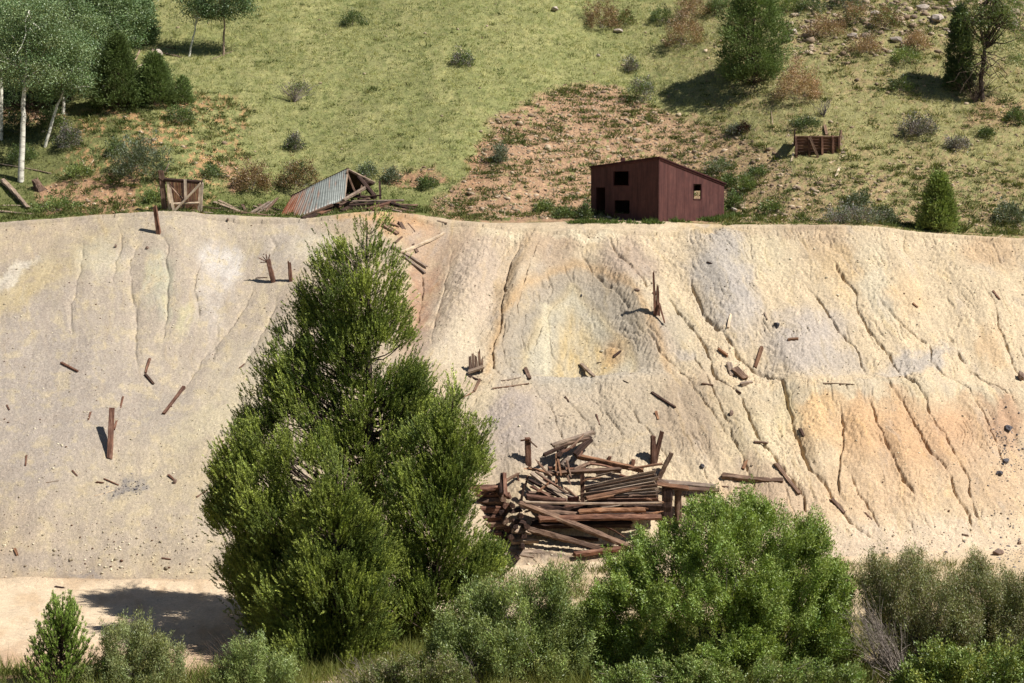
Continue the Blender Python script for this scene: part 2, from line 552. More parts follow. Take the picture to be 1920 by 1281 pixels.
def terrain(x, y, info=False):
    x = np.atleast_1d(np.asarray(x, float))
    y = np.atleast_1d(np.asarray(y, float))
    zb, dt, dh = base(x, y)
    px, py = proj(x, y, zb)
    wt = sstep(-0.4, 1.2, y - dt) * (1 - sstep(0.0, 1.2, y - DC + 0.4))
    wh = sstep(0.5, 4.0, y - DB)
    near = sstep(20, 40, y)
    z = zb + bumpfield(px, py) * np.maximum(wt, wh)
    # hillside undulation
    z += wh * 0.10 * np.maximum(fbm(x / .55, y / .55, 3, 25, .6), -.1) * sstep(700, 1000, px)
    z += wh * (0.55 * fbm(x / 9, y / 9, 3, 21) * sstep(0, 6, y - dh) + 0.10 * fbm(x / 1.3, y / 1.3, 4, 22))
    z += 0.10 * fbm(x / .8, y / .8, 3, 27, .6) * np.exp(-((y - DC - 1.5) / 1.6) ** 2)
    # valley floor
    z += near * (1 - sstep(-0.4, 0.6, y - dt)) * 0.07 * fbm(x / 1.5, y / 1.5, 4, 23)
    z += 0.20 * np.exp(-((y - dt + 0.9) / 0.35) ** 2) * (px < 900) * near * (1 + 0.8 * fbm(x / 2, y * 0, 3, 29))
    # pile: rills and clods
    wx = fbm(px / 22, py / 22, 3, 31)
    wy = fbm(px / 22, py / 22, 3, 37)
    wx2 = fbm(px / 70, py / 70, 2, 41)
    qx, qy = px + 5 * wx + 7 * wx2, py + 5 * wy
    rightw = sstep(820, 960, px)
    k = np.interp(px, KX, KY)
    u = px - k * (py - 415) + 20 * wx2 + 6 * wx
    r1 = np.abs(perlin(u / 16.0, py / 210.0, 51))
    r2 = np.abs(perlin(u / 6.5, py / 110.0, 52))
    r3 = np.abs(perlin(u / 46.0, py / 330.0, 53))
    patchy = sstep(-.05, .4, fbm(px / 90, py / 60, 3, 54))
    dz = -(np.exp(-(r1 / 0.045) ** 2)) * (0.10 * rightw) * patchy
    dz -= np.exp(-(r2 / 0.10) ** 2) * (0.030 * rightw) * sstep(0, .4, fbm(px / 60, py / 40, 3, 56))
    dz += (r3 - 0.2) * (0.0 + 0.13 * rightw)
    dz += 0.055 * fbm(px / 8, py / 6, 4, 61, 0.65) * (0.5 + 1.25 * rightw) * (0.6 + 0.8 * sstep(-.2, .4, fbm(px / 60, py / 60, 2, 62)))
    dz += 0.018 * fbm(px / 3.2, py / 3.0, 2, 65) * (0.5 + rightw) + 0.03 * np.minimum(fbm(px / 26, py / 14, 4, 67, .7), 0.05) * rightw * 2
    rough = np.exp(-(((px - 880) / 60) ** 2 + ((py - 560) / 130) ** 2)) + np.exp(-(((px - 1400) / 80) ** 2 + ((py - 710) / 50) ** 2)) \
        + 0.8 * np.exp(-(((px - 1170) / 60) ** 2 + ((py - 520) / 60) ** 2)) + 0.7 * sstep(985, 1030, py) * rightw
    dz += 0.13 * fbm(px / 12, py / 9, 4, 63, 0.65) * rough
    for poly, dn, wn_, dw, ww in GULL:
        xs = [p[0] for p in poly]; ys = [p[1] for p in poly]
        m = (qx > min(xs) - 45) & (qx < max(xs) + 45) & (qy > min(ys) - 45) & (qy < max(ys) + 45) & (wt > 0)
        if not m.any(): continue
        d = polydist(qx[m], qy[m], poly)
        ym = qy[m]
        tap = sstep(min(ys) - 6, min(ys) + 45, ym) * (1 - sstep(max(ys) - 20, max(ys) + 8, ym))
        var = 0.75 + 0.9 * perlin(px[m] / 17, ym / 17, 71)
        wn2 = wn_ * (0.8 + 0.5 * perlin(px[m] / 30, ym / 30, 72))
        dz[m] -= tap * (dn * 1.0 * np.exp(-(d / (wn2 * 0.55)) ** 2) * np.clip(var, 0.1, 1.4) + 0.26 * dw * np.exp(-(d / ww) ** 2))
    z += dz * wt
    if info:
        return z, px, py, wt, wh, dt, dh, u
    return z


def ground(px, py, lo=42.0, hi=135.0):
    """the point of the terrain seen at a photo pixel"""
    tx, tz = tanxz(px, py)
    D = np.arange(lo, hi, 0.1)
    zz = base(D * tx, D)[0]
    b = np.nonzero(tz * D < zz)[0]
    D0 = D[b[0]] if len(b) else hi
    Ds = np.linspace(D0 - 3.5, D0 + 3.5, 141)
    zz = terrain(Ds * tx, Ds)
    b = np.nonzero(tz * Ds < zz)[0]
    D1 = Ds[b[0]] if len(b) else D0
    if len(b) and b[0] > 0:
        i = b[0]
        a0, a1 = tz * Ds[i - 1] - zz[i - 1], tz * Ds[i] - zz[i]
        D1 = Ds[i - 1] + (Ds[i] - Ds[i - 1]) * a0 / (a0 - a1 + 1e-9)
    return Vector((tx * D1, D1, tz * D1))


def hz(x, y):
    return float(terrain(np.array([x]), np.array([y]))[0])


BARE = [(905, 262), (930, 225), (985, 190), (1050, 165), (1120, 158), (1180, 175), (1240, 215), (1330, 225), (1430, 262), (1500, 330), (1650, 322), (1760, 300), (1960, 350), (2100, 380),
        (2100, 470), (1330, 425), (840, 418), (800, 385), (850, 350), (880, 320)]
MOUND = [(130, 235), (180, 205), (290, 190), (360, 182), (405, 190), (470, 215), (450, 260), (470, 300), (420, 340), (380, 400), (160, 402), (90, 360), (150, 290)]
PATCHES = [[(715, 325), (760, 316), (820, 318), (835, 338), (790, 350), (725, 348)], [(420, 300), (460, 335), (440, 372), (415, 360)],
           [(880, 300), (905, 255), (925, 262), (915, 320), (900, 380), (870, 350)], [(0, 190), (80, 200), (130, 215), (60, 240), (0, 235)],
           [(60, 355), (190, 345), (260, 360), (250, 402), (80, 402)], [(1830, 190), (1960, 195), (1960, 240), (1800, 235)]]
ROCKY = [(1440, 70), (1480, 20), (1560, -40), (2050, -60), (2050, 60), (1890, 70), (1760, 110), (1600, 120), (1500, 110)]


def bare_amount(px, py):
    w1, w2 = fbm(px / 40, py / 30, 4, 81), fbm(px / 40, py / 30, 4, 85)
    qx, qy = px + 26 * w1, py + 20 * w2
    n = fbm(px / 11, py / 8, 4, 91, 0.6)
    n2 = fbm(px / 60, py / 45, 3, 93)
    b1 = pmask(qx, qy, BARE, 9)
    b1 = b1 * sstep(-0.30, 0.08, n + 0.35 * n2 + 0.20 - 0.30 * sstep(1350, 1600, px))
    b2 = pmask(qx, qy, MOUND, 16) * sstep(0.0, 0.25, n + 0.7 * n2)
    b3 = np.zeros(px.shape)
    for p in PATCHES: b3 = np.maximum(b3, pmask(qx, qy, p, 6) * sstep(-0.3, 0.05, n + 0.1))
    b4 = 0.8 * pmask(qx, qy, ROCKY, 20) * sstep(-0.1, 0.3, n + 0.3 * n2 + .05)
    b5 = 0.7 * sstep(1100, 1500, px) * sstep(-0.02, 0.25, n + 0.5 * n2)
    return b1, b2, b3, b4, b5


def blend(c, m, col):
    m = np.clip(m, 0, 1)[:, None]
    return c * (1 - m) + m * np.asarray(col)[None, :]


KA = 0.78
# stains of the pile and a painted shade under the crib: px, py, rx, ry, angle, rgb, strength
STAIN_AND_SHADE = [
    (200, 650, 420, 330, 0, (192, 177, 154), 0.9), (60, 780, 200, 200, 0, (188, 175, 160), 0.8), (330, 960, 190, 130, 0, (207, 190, 155), 0.9),
    (60, 450, 130, 35, -8, (208, 186, 150), 0.8), (120, 500, 150, 42, -32, (200, 182, 142), 0.9), (40, 560, 95, 26, -35, (214, 192, 138), 0.9), (22, 522, 70, 13, -36, (236, 226, 200), .8),
    (400, 440, 150, 35, 0, (196, 182, 155), 0.6), (190, 500, 50, 40, 0, (212, 203, 168), 0.6), (300, 545, 26, 60, 0, (206, 204, 168), 0.8), (350, 600, 18, 25, 0, (212, 204, 150), 0.7),
    (420, 490, 45, 40, 20, (214, 208, 198), 0.9), (400, 560, 30, 60, 10, (208, 198, 184), 0.6), (540, 470, 50, 60, 30, (198, 186, 168), 0.7), (590, 470, 40, 40, 30, (225, 212, 178), 0.8),
    (480, 700, 90, 60, -30, (206, 192, 158), 0.8), (400, 800, 90, 40, -35, (214, 200, 158), 0.8), (430, 900, 70, 60, 0, (216, 196, 150), 0.7),
    (300, 790, 60, 40, -40, (170, 162, 150), 0.4), (245, 925, 38, 14, -30, (138, 136, 140), 0.75), (160, 1080, 40, 6, 0, (140, 135, 138), 0.6), (100, 1055, 120, 20, 0, (182, 170, 158), 0.5),
    (250, 1020, 200, 40, 0, (203, 186, 160), 0.7), (80, 1090, 300, 8, 0, (180, 158, 130), 0.8),
    (735, 420, 75, 32, 10, (214, 164, 104), 1.0), (690, 405, 60, 14, 0, (222, 176, 112), 0.9), (790, 540, 34, 110, 8, (186, 142, 106), 0.95), (830, 460, 70, 40, 0, (198, 166, 132), 0.8),
    (800, 635, 36, 26, 0, (170, 142, 124), 0.8), (880, 560, 60, 110, 18, (214, 192, 162), 0.8), (860, 660, 60, 50, 0, (226, 208, 172), 0.8), (900, 500, 40, 70, 20, (205, 182, 156), 0.6),
    (1000, 440, 90, 14, 0, (232, 214, 170), 0.8), (985, 480, 22, 60, 15, (208, 180, 140), 0.8), (1040, 470, 45, 40, 0, (196, 168, 134), 0.8), (945, 570, 20, 80, 15, (205, 172, 120), 0.8),
    (1180, 500, 50, 50, -30, (188, 164, 142), 0.8), (1100, 445, 60, 8, 0, (238, 222, 180), 0.8),
    (1078, 620, 128, 112, 0, (178, 170, 154), 0.95), (1070, 640, 85, 95, 0, (206, 198, 172), 0.9), (1030, 610, 14, 60, 22, (232, 222, 184), 0.9), (1090, 645, 50, 50, 0, (208, 186, 140), 0.7),
    (1150, 650, 26, 28, 0, (206, 168, 112), 0.7), (1000, 600, 12, 55, 22, (208, 182, 118), 0.8), (985, 655, 25, 30, 0, (206, 196, 160), 0.6), (1060, 565, 30, 30, 0, (216, 208, 168), 0.7),
    (1205, 635, 12, 26, -25, (206, 170, 112), 0.8), (1090, 705, 130, 16, 0, (190, 182, 166), 0.9), (1285, 665, 18, 16, 0, (188, 176, 174), 0.9), (1250, 640, 40, 40, 0, (190, 174, 160), 0.6),
    (965, 810, 80, 80, 0, (182, 168, 156), 0.9), (900, 770, 30, 50, 20, (214, 196, 154), 0.8), (1180, 800, 170, 75, 0, (192, 176, 148), 0.75), (1060, 860, 90, 50, 0, (190, 174, 152), 0.6),
    (1300, 780, 70, 90, -25, (186, 162, 130), 0.8), (1270, 620, 30, 90, -30, (206, 192, 156), 0.6), (1380, 800, 40, 60, -30, (204, 184, 142), 0.8),
    (1355, 510, 55, 95, -8, (196, 188, 176), 0.9), (1390, 590, 40, 50, 0, (196, 188, 178), 0.8), (1510, 650, 78, 62, -15, (202, 190, 176), 0.9), (1560, 690, 60, 30, 0, (200, 188, 172), 0.7),
    (1720, 690, 70, 22, -20, (204, 194, 180), 0.85), (1560, 460, 60, 35, 0, (208, 180, 142), 0.7), (1500, 435, 90, 12, 0, (200, 172, 136), 0.8), (1440, 480, 50, 50, 0, (226, 208, 164), 0.8),
    (1570, 500, 40, 60, -28, (226, 192, 132), 0.7), (1700, 560, 40, 50, -20, (230, 196, 140), 0.6), (1860, 470, 60, 40, 0, (216, 178, 128), 0.7), (1860, 660, 30, 40, 0, (226, 186, 128), 0.6),
    (1340, 430, 60, 8, 0, (226, 196, 136), 0.8), (1640, 530, 30, 90, -22, (222, 208, 170), 0.5), (1650, 570, 24, 50, -25, (212, 202, 172), 0.5),
    (1530, 800, 50, 60, 0, (234, 192, 128), 0.95), (1610, 820, 45, 70, 0, (230, 184, 124), 0.95), (1690, 840, 60, 90, -15, (224, 178, 122), 0.95), (1790, 830, 60, 70, -10, (220, 172, 120), 0.9),
    (1880, 800, 40, 60, 0, (206, 160, 118), 0.85), (1850, 900, 90, 80, 0, (222, 186, 140), 0.8), (1640, 930, 130, 60, 0, (228, 192, 144), 0.8), (1460, 960, 70, 60, 0, (214, 184, 146), 0.8),
    (1430, 830, 40, 60, -25, (230, 210, 162), 0.7), (1475, 780, 30, 40, 0, (232, 212, 158), 0.7), (1700, 1010, 230, 36, -2, (232, 208, 172), 0.9), (1660, 748, 300, 12, 0, (222, 206, 168), 0.7),
    (1400, 920, 60, 50, 0, (206, 176, 140), 0.7), (1600, 1040, 160, 30, 0, (226, 202, 168), 0.9), (1050, 1045, 130, 20, 0, (176, 150, 120), 0.7), (1040, 1040, 60, 8, 0, (84, 66, 56), 0.6),  # the last, dark entry paints the shade under the crib logs
]


def pile_colour(px, py, u, wt):
    n = len(px)
    c = np.empty((n, 3))
    right = sstep(600, 1350, px)[:, None]
    c[:] = lin(197, 179, 152) * (1 - right) + lin(224, 205, 172) * right
    w1, w2 = fbm(px / 45, py / 45, 4, 101), fbm(px / 45, py / 45, 4, 105)
    w3 = fbm(u / 12, py / 90, 4, 107)
    qx, qy = px + 30 * w1 + 14 * w3, py + 30 * w2
    for bx, by, rx, ry, an, rgb, st in STAIN_AND_SHADE:
        m = (abs(px - bx) < 2.5 * max(rx, ry)) & (abs(py - by) < 2.5 * max(rx, ry))
        if not m.any(): continue
        co, si = math.cos(math.radians(an)), math.sin(math.radians(an))
        ux, uy = qx[m] - bx, qy[m] - by
        a, b = (ux * co + uy * si) / rx, (-ux * si + uy * co) / ry
        cc = lin(*rgb)
        cc = cc * 0.72 + cc.mean() * 0.28 * np.array([1.06, 1.0, .93])
        c[m] = blend(c[m], st * (1 - sstep(0.45, 1.45, np.sqrt(a * a + b * b))), cc)
    # the pointed arch of grey crust round the hollow
    ax_, ay_ = px + 7 * w1, py + 7 * w2
    AR0 = [(925, 722), (935, 660), (955, 600), (995, 548), (1040, 517), (1078, 503), (1125, 516), (1165, 548), (1200, 600), (1228, 655), (1245, 722)]
    AR1 = [(985, 700), (990, 650), (1010, 600), (1040, 562), (1074, 532), (1104, 560), (1140, 600), (1175, 650), (1190, 700)]
    AR2 = [(1040, 700), (1040, 640), (1052, 590), (1072, 560), (1095, 590), (1130, 630), (1160, 690), (1130, 704)]
    c = blend(c, 0.55 * np.exp(-((polydist(ax_, ay_, AR0) - 10) / 9) ** 2) * (1 - sstep(700, 728, py)), lin(206, 172, 126))
    c = blend(c, 0.85 * pmask(ax_, ay_, AR0, 10) * (1 - sstep(690, 735, py + 10 * w2)), lin(182, 172, 154))
    c = blend(c, 0.45 * np.exp(-(polydist(ax_, ay_, AR1) / 9) ** 2), lin(206, 184, 130))
    c = blend(c, 0.80 * pmask(ax_, ay_, AR1, 9) * (1 - sstep(680, 715, py + 10 * w2)), lin(208, 200, 176))
    c = blend(c, 0.60 * np.exp(-((ax_ - 1022) / 9) ** 2) * ((py > 560) & (py < 700)), lin(232, 222, 190))
    oc = sstep(-.2, .4, fbm(px / 16, py / 60, 3, 161) + .1)
    c = blend(c, 0.70 * pmask(ax_, ay_, AR2, 16) * (.5 + .5 * oc), lin(210, 184, 128))
    c = blend(c, 0.65 * np.exp(-(((ax_ - 1150) / 22) ** 2 + ((ay_ - 650) / 26) ** 2)), lin(204, 158, 98))
    c = blend(c, 0.5 * pmask(ax_, ay_, [(925, 700), (1245, 700), (1255, 722), (1150, 730), (930, 724)], 16), lin(194, 184, 166))
    # downslope mineral streaks
    s1 = fbm(u / 7, py / 70, 4, 111)
    s2 = fbm(u / 22, py / 120, 3, 115)
    lw = (1 - sstep(500, 900, px)) * (.25 + .9 * sstep(-.3, .4, fbm(px / 80, py / 60, 3, 116))) * (1 - .55 * sstep(700, 900, py))
    bl = fbm(px / 34, py / 26, 5, 119, .62)
    c = blend(c, .55 * (1 - sstep(600, 1000, px)) * sstep(.0, .35, bl), lin(212, 196, 160))
    c = blend(c, .45 * (1 - sstep(600, 1000, px)) * sstep(.0, .35, -bl), lin(184, 170, 154))
    sk = 1 - .5 * (1 - sstep(450, 900, px)) * sstep(600, 820, py)
    c *= (1 + 0.10 * s1 * sk + 0.12 * s2 * sk)[:, None]
    c = blend(c, .18 * lw * sk * sstep(.1, .5, fbm(u / 9, py / 110, 3, 117)), lin(168, 158, 150))
    c = blend(c, .22 * lw * sk * sstep(.1, .5, fbm(u / 13, py / 100, 3, 118)), lin(220, 206, 168))
    yel = sstep(0.1, 0.6, fbm(u / 18, py / 60, 4, 119))
    c = c * (1 + (np.array([0.03, 0.0, -0.09]) * (yel * sk)[:, None]))
    gr = sstep(0.15, 0.6, fbm(u / 25, py / 60, 4, 123))
    c = blend(c, 0.35 * gr * sk, lin(188, 178, 166))
    # loose grit speckle
    sp = fbm(px / 3.2, py / 2.6, 2, 127)
    c *= (1 + 0.16 * sp)[:, None]
    return c * (np.array([.670, .656, .655]) * (1 + 0.02 * (1 - right)))


def hill_colour(px, py, x, y, dh):
    n = len(px)
    g1 = fbm(px / 90, py / 50, 4, 131)
    g2 = fbm(px / 14, py / 9, 4, 135)
    c = np.empty((n, 3))
    c[:] = lin(148, 150, 98)
    c = blend(c, sstep(-0.2, 0.4, g1), lin(164, 162, 110))
    c = blend(c, 0.6 * sstep(0.05, 0.5, g2), lin(108, 120, 66))
    c = blend(c, 0.5 * sstep(0.1, 0.5, -g2), lin(176, 168, 112))
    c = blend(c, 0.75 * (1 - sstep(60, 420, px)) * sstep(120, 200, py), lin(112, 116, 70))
    c = blend(c, 0.8 * sstep(3, 0, dh + 0.5 - y) * 0 + 0.7 * (1 - sstep(0.0, 2.5, y - dh)), lin(112, 120, 66))
    b1, b2, b3, b4, b5 = bare_amount(px, py)
    r = fbm(px / 7, py / 5, 4, 141, 0.65)
    soil = lin(184, 150, 120)[None, :] * (1 + 0.5 * r[:, None])
    c = c * (1 - b1[:, None]) + soil * b1[:, None]
    c = blend(c, b2, lin(194, 156, 112)); c = blend(c, b3, lin(186, 148, 116))
    c = blend(c, b4, lin(196, 170, 132)); c = blend(c, b5, lin(180, 152, 116))
    c = blend(c, .4 * sstep(1150, 1500, px), lin(168, 156, 112))
    # bright sand beside the grass at the bench
    return c * 0.70


def floor_colour(px, py, x, y, dt):
    n = len(px)
    c = np.empty((n, 3))
    c[:] = lin(222, 200, 170)
    w = fbm(px / 40, py / 30, 4, 151)
    c = blend(c, sstep(-0.1, 0.5, w), lin(208, 182, 150))
    c = blend(c, sstep(1180, 1260, py + 20 * w) * (px < 420), lin(200, 168, 138))
    edge = np.exp(-((y - dt + 0.35) / 0.6) ** 2)
    c = blend(c, 0.75 * edge * (px < 900), lin(176, 150, 122))
    c = blend(c, sstep(900, 1100, px) * sstep(0, 3, dt - y) * 0.5, lin(190, 168, 130))
    c = blend(c, sstep(46, 40, y) * 0 + (1 - sstep(38, 46, y)), lin(110, 112, 70))
    return c * KA


def grid(name, A, ROWS, rowfun, colfun, mat):
    """structured sheet; A = tan of the bearing of each column, rowfun(a, t) -> distance"""
    a, t = np.meshgrid(A, ROWS)
    Y = rowfun(a, t)
    X = a * np.maximum(Y, 40.0)
    x, y = X.ravel(), Y.ravel()
    z, px, py, wt, wh, dt, dh, u = terrain(x, y, True)
    col = colfun(px, py, x, y, u, wt, dt, dh)
    nr, nc = a.shape
    i = np.arange(nr * nc).reshape(nr, nc)
    Q = np.stack([i[:-1, :-1], i[:-1, 1:], i[1:, 1:], i[1:, :-1]], -1).reshape(-1, 4)
    o = nmesh(name, np.stack([x, y, z], -1), Q, mat, col, smooth=True)
    return tag(o, kind="structure")


def cols(n):
    d = np.linspace(-0.40, 0.40, n)
    side = np.concatenate([np.linspace(0.41, 0.62, 12), np.array([0.8, 1.2, 2.0, 3.5])])
    return np.concatenate([-side[::-1], d, side])


def dt_of(a):
    y = np.full(a.shape, 62.0)
    for _ in range(8): y = np.interp(a * y, XT, DTt)
    return y


NC = 1700
AC = cols(NC)
grid("valley_floor", AC[::1], np.concatenate([np.linspace(0, 0.55, 40), np.linspace(0.56, 1, 260)]),
     lambda a, t: -60 + (dt_of(a) + 60) * t,
     lambda px, py, x, y, u, wt, dt, dh: floor_colour(px, py, x, y, dt), M['floor'])
grid("tailings_slope", AC, np.linspace(0, 1, 640),
     lambda a, t: dt_of(a) + (DB - dt_of(a)) * t,
     lambda px, py, x, y, u, wt, dt, dh: pile_colour(px, py, u, wt), M['tail'])
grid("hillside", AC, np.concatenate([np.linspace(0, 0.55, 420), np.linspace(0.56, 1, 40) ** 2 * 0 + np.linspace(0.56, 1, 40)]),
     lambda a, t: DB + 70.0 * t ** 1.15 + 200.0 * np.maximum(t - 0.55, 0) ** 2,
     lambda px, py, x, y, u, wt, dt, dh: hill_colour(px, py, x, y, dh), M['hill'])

# ------------------------------------------------------------------ foliage builders
def unit(v):
    return v / (np.linalg.norm(v, axis=-1, keepdims=True) + 1e-9)


def rdir(n, up=0.0):
    v = rng.normal(size=(n, 3))
    v[:, 2] += up
    return unit(v)


def leaf_quads(P, D, Nn, L, W, C, wide=0.45):
    """rhombic leaves: base, side, tip, side"""
    n = len(P)
    B = unit(np.cross(D, Nn))
    L = np.broadcast_to(L, (n,))[:, None]
    W = np.broadcast_to(W, (n,))[:, None]
    V = np.stack([P, P + D * L * wide + B * W / 2, P + D * L, P + D * L * wide - B * W / 2], 1).reshape(-1, 3)
    Q = np.arange(4 * n).reshape(n, 4)
    return V, Q, np.repeat(C, 4, 0)


class MB:
    """collects quads and tubes for ONE mesh"""
    def __init__(s):
        s.V, s.Q, s.C, s.n = [], [], [], 0

    def add(s, V, Q, C=None):
        s.V.append(V); s.Q.append(Q + s.n); s.n += len(V)
        s.C.append(C if C is not None else np.ones((len(V), 3)))

    def tube(s, pts, rad, k=6, C=None):
        pts = np.asarray(pts, float)
        m = len(pts)
        rad = np.broadcast_to(rad, (m,))
        T = np.gradient(pts, axis=0)
        T = unit(T)
        ref = np.array([0, 1.0, 0.13]) if abs(T[0][1]) < 0.8 else np.array([1.0, 0, 0.1])
        A = unit(np.cross(T, ref)); Bv = np.cross(T, A)
        an = np.arange(k) * 2 * np.pi / k
        V = (pts[:, None] + (A[:, None] * np.cos(an)[None, :, None] + Bv[:, None] * np.sin(an)[None, :, None]) * rad[:, None, None]).reshape(-1, 3)
        i = np.arange(m * k).reshape(m, k)
        j = np.roll(i, -1, 1)
        Q = np.stack([i[:-1], j[:-1], j[1:], i[1:]], -1).reshape(-1, 4)
        s.add(V, Q, None if C is None else np.repeat(np.asarray(C)[None], len(V), 0))

    def build(s, name, mat, parent=None, smooth=False):
        if not s.V: return None
        return nmesh(name, np.concatenate(s.V), np.concatenate(s.Q), mat, np.concatenate(s.C), smooth, parent)


def varcol(base, n, dv=0.22, dh=0.10):
    """per-leaf colours around a base"""
    c = np.repeat(np.asarray(base)[None], n, 0)
    c = c * (1 + rng.normal(0, dv, (n, 1)))
    c = c * (1 + rng.normal(0, dh, (n, 3)) * np.array([1, .4, .8]))
    return np.clip(c, 0.004, 0.9)


def curve(p0, p1, sag=0.1, n=5, wob=0.04):
    p0, p1 = np.asarray(p0, float), np.asarray(p1, float)
    t = np.linspace(0, 1, n)[:, None]
    L = np.linalg.norm(p1 - p0)
    P = p0 + (p1 - p0) * t
    P[:, 2] -= (sag * L * (t * (1 - t)) * 4)[:, 0]
    P[1:-1] += rng.normal(0, wob * L, (n - 2, 3))
    return P


def shoots(P, D, L, col, mb, per=24, nl=0.085, nw=0.013, flare=0.6):
    """bottle-brush pine shoots: P base points, D directions, L lengths"""
    n = len(P)
    t = rng.uniform(0.1, 1.0, (n, per))
    rd = rng.normal(size=(n, per, 3))
    ax = D[:, None, :]
    rd = rd - (rd * ax).sum(-1, keepdims=True) * ax
    rd = unit(rd)
    dirn = unit(ax * (0.55 + 0.75 * t[..., None]) + rd * flare)
    base_ = P[:, None] + ax * (L[:, None] * t)[..., None]
    nn = unit(rng.normal(size=(n, per, 3)))
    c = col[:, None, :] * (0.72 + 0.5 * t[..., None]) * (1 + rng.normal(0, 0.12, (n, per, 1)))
    V, Q, C = leaf_quads(base_.reshape(-1, 3), dirn.reshape(-1, 3), nn.reshape(-1, 3),
                         nl * rng.uniform(0.8, 1.15, n * per), nw, np.clip(c.reshape(-1, 3), .004, .9), 0.4)
    mb.add(V, Q, C)


def lobe_points(lobes, D, n, shell=0.55):
    """random points in the outer part of ellipsoid lobes given as (px, py, rx, ry, depth offset m, depth radius m)"""
    w = np.array([l[2] * l[3] for l in lobes], float)
    idx = rng.choice(len(lobes), n, p=w / w.sum())
    d = rdir(n)
    r = rng.uniform(shell ** 3, 1, n) ** (1 / 3)
    out, cen = [], []
    for i, l in enumerate(lobes):
        m = idx == i
        if not m.any(): continue
        c = np.array(at(l[0], l[1], D + l[4]))
        k = (D + l[4]) / F
        out.append(c + d[m] * r[m][:, None] * np.array([l[2] * k, l[5], l[3] * k]))
        cen.append(np.repeat(c[None], m.sum(), 0))
    return np.concatenate(out), np.concatenate(cen)


def flames(lobes, k=8, size=0.42, core=.62):
    """break rounded lobes into smaller pointed, upswept ones"""
    out = []
    for (x, y, rx, ry, dz, rz) in lobes:
        if rx < 26:
            out.append((x, y, rx, ry * 1.1, dz, rz)); continue
        out.append((x, y + ry * .1, rx * core, ry * (core + .12), dz, rz * .7))
        for i in range(k):
            a = rng.uniform(-.35 * math.pi, 1.35 * math.pi)
            q = rng.uniform(.45, .86)
            s_ = size * rng.uniform(.75, 1.15)
            zz = rng.uniform(-.75, .35)
            out.append((x + rx * q * math.cos(a), y - ry * q * math.sin(a), rx * s_ * .8, max(ry * s_ * 1.15, 16), dz + zz * rz, rz * s_))
    return out


def flame_points(lobes, D, n, shell=0.5):
    w = np.array([l[2] * l[3] for l in lobes], float)
    idx = rng.choice(len(lobes), n, p=w / w.sum())
    t = rng.uniform(0, 1, n)
    an = rng.uniform(0, 2 * np.pi, n)
    r = np.where(t < .3, np.sqrt(t / .3) * .6 + .4, (1 - (t - .3) / .7) ** .75) * rng.uniform(shell, 1, n)
    L = np.array(lobes)[idx]
    Dd = D + L[:, 4]
    tx, tz = tanxz(L[:, 0], L[:, 1])
    c = np.stack([tx * Dd, Dd, tz * Dd], -1)
    k = Dd / F
    off = np.stack([r * np.cos(an) * L[:, 2] * k, r * np.sin(an) * L[:, 5], (t * 2.15 - 1) * L[:, 3] * k], -1)
    return c + off, c


def pine(name, label, base_px, top_px, D, lobes, n_bough, per_bough, cols_, trunk_r, sh_len=(0.22, 0.42), up=1.0,
         per=24, nl=0.085, nw=0.014, spread=0.20, group=None, cat="tree", mat='needle', limb_every=2, base_pt=None, clump=1):
    """a pine: tapering trunk, limbs that reach the boughs, bottle-brush needle shoots"""
    b = Vector(base_pt) if base_pt is not None else at(*base_px, D)
    if base_pt is None: b.z = hz(b.x, b.y) - 0.1
    tp = at(*top_px, D)
    root = empty(name, b, label, cat, group)
    tr = MB()
    n = 12
    t = np.linspace(0, 1, n)
    pts = np.array(b)[None] * (1 - t[:, None]) + np.array(tp)[None] * t[:, None]
    pts[1:-1, :2] += rng.normal(0, trunk_r * 0.35, (n - 2, 2))
    tr.tube(pts, trunk_r * (1 - t) ** 0.85 + 0.012, 9)
    H = tp.z - b.z
    lobes = flames(lobes)
    K, C0 = flame_points(lobes, D, n_bough // clump, 0.4)
    P = np.repeat(K, clump, 0)
    P = P + rng.normal(0, 1, P.shape) * np.array([.10, .10, .12])
    P = P[P[:, 2] > b.z + 0.25]
    nb = len(P)
    # limbs from trunk to bough, rising towards the tip
    ft = np.clip((P[:, 2] - b.z) / H, 0.03, 1)
    for i in range(0, nb, limb_every):
        hr = np.hypot(*(P[i, :2] - (np.array(b) * (1 - ft[i]) + np.array(tp) * ft[i])[:2]))
        f0 = max(0.04, ft[i] - 0.5 * hr / H)
        p0 = np.array(b) * (1 - f0) + np.array(tp) * f0
        tr.tube(curve(p0, P[i], 0.10, 6, 0.035), np.linspace(min(0.012 + 0.013 * hr, trunk_r * 0.5), 0.008, 6), 4)
    tr.build("trunk", M['bark'], root)
    # shoots
    axis = np.array(b)[None] * (1 - ft[:, None]) + np.array(tp)[None] * ft[:, None]
    outw = P - axis; outw[:, 2] *= 0.3
    outw = unit(outw)
    bc = cols_[0][None] + (cols_[1] - cols_[0])[None] * rng.uniform(0, 1, (nb, 1))
    bsz = rng.uniform(.6, 1.25, (nb, 1))
    S, SD, SC_ = [], [], []
    for k in range(per_bough):
        off = rng.normal(0, 1, (nb, 3)) * np.array([.72, .72, 1.15]) * spread * bsz
        d = unit(outw * 0.5 + np.array([0, 0, up]) + off * 1.2 + rng.normal(0, 0.16, (nb, 3)))
        S.append(P + off); SD.append(d); SC_.append(bc * np.clip(1 + rng.normal(0, 0.20, (nb, 1)), .5, 1.6))
    S, SD, SC_ = np.concatenate(S), np.concatenate(SD), np.concatenate(SC_)
    mb = MB()
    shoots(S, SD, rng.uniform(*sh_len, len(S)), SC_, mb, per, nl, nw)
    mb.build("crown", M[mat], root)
    return root


def gpt(px, py, sink=0.0):
    g = ground(px, py)
    g.z -= sink
    return g


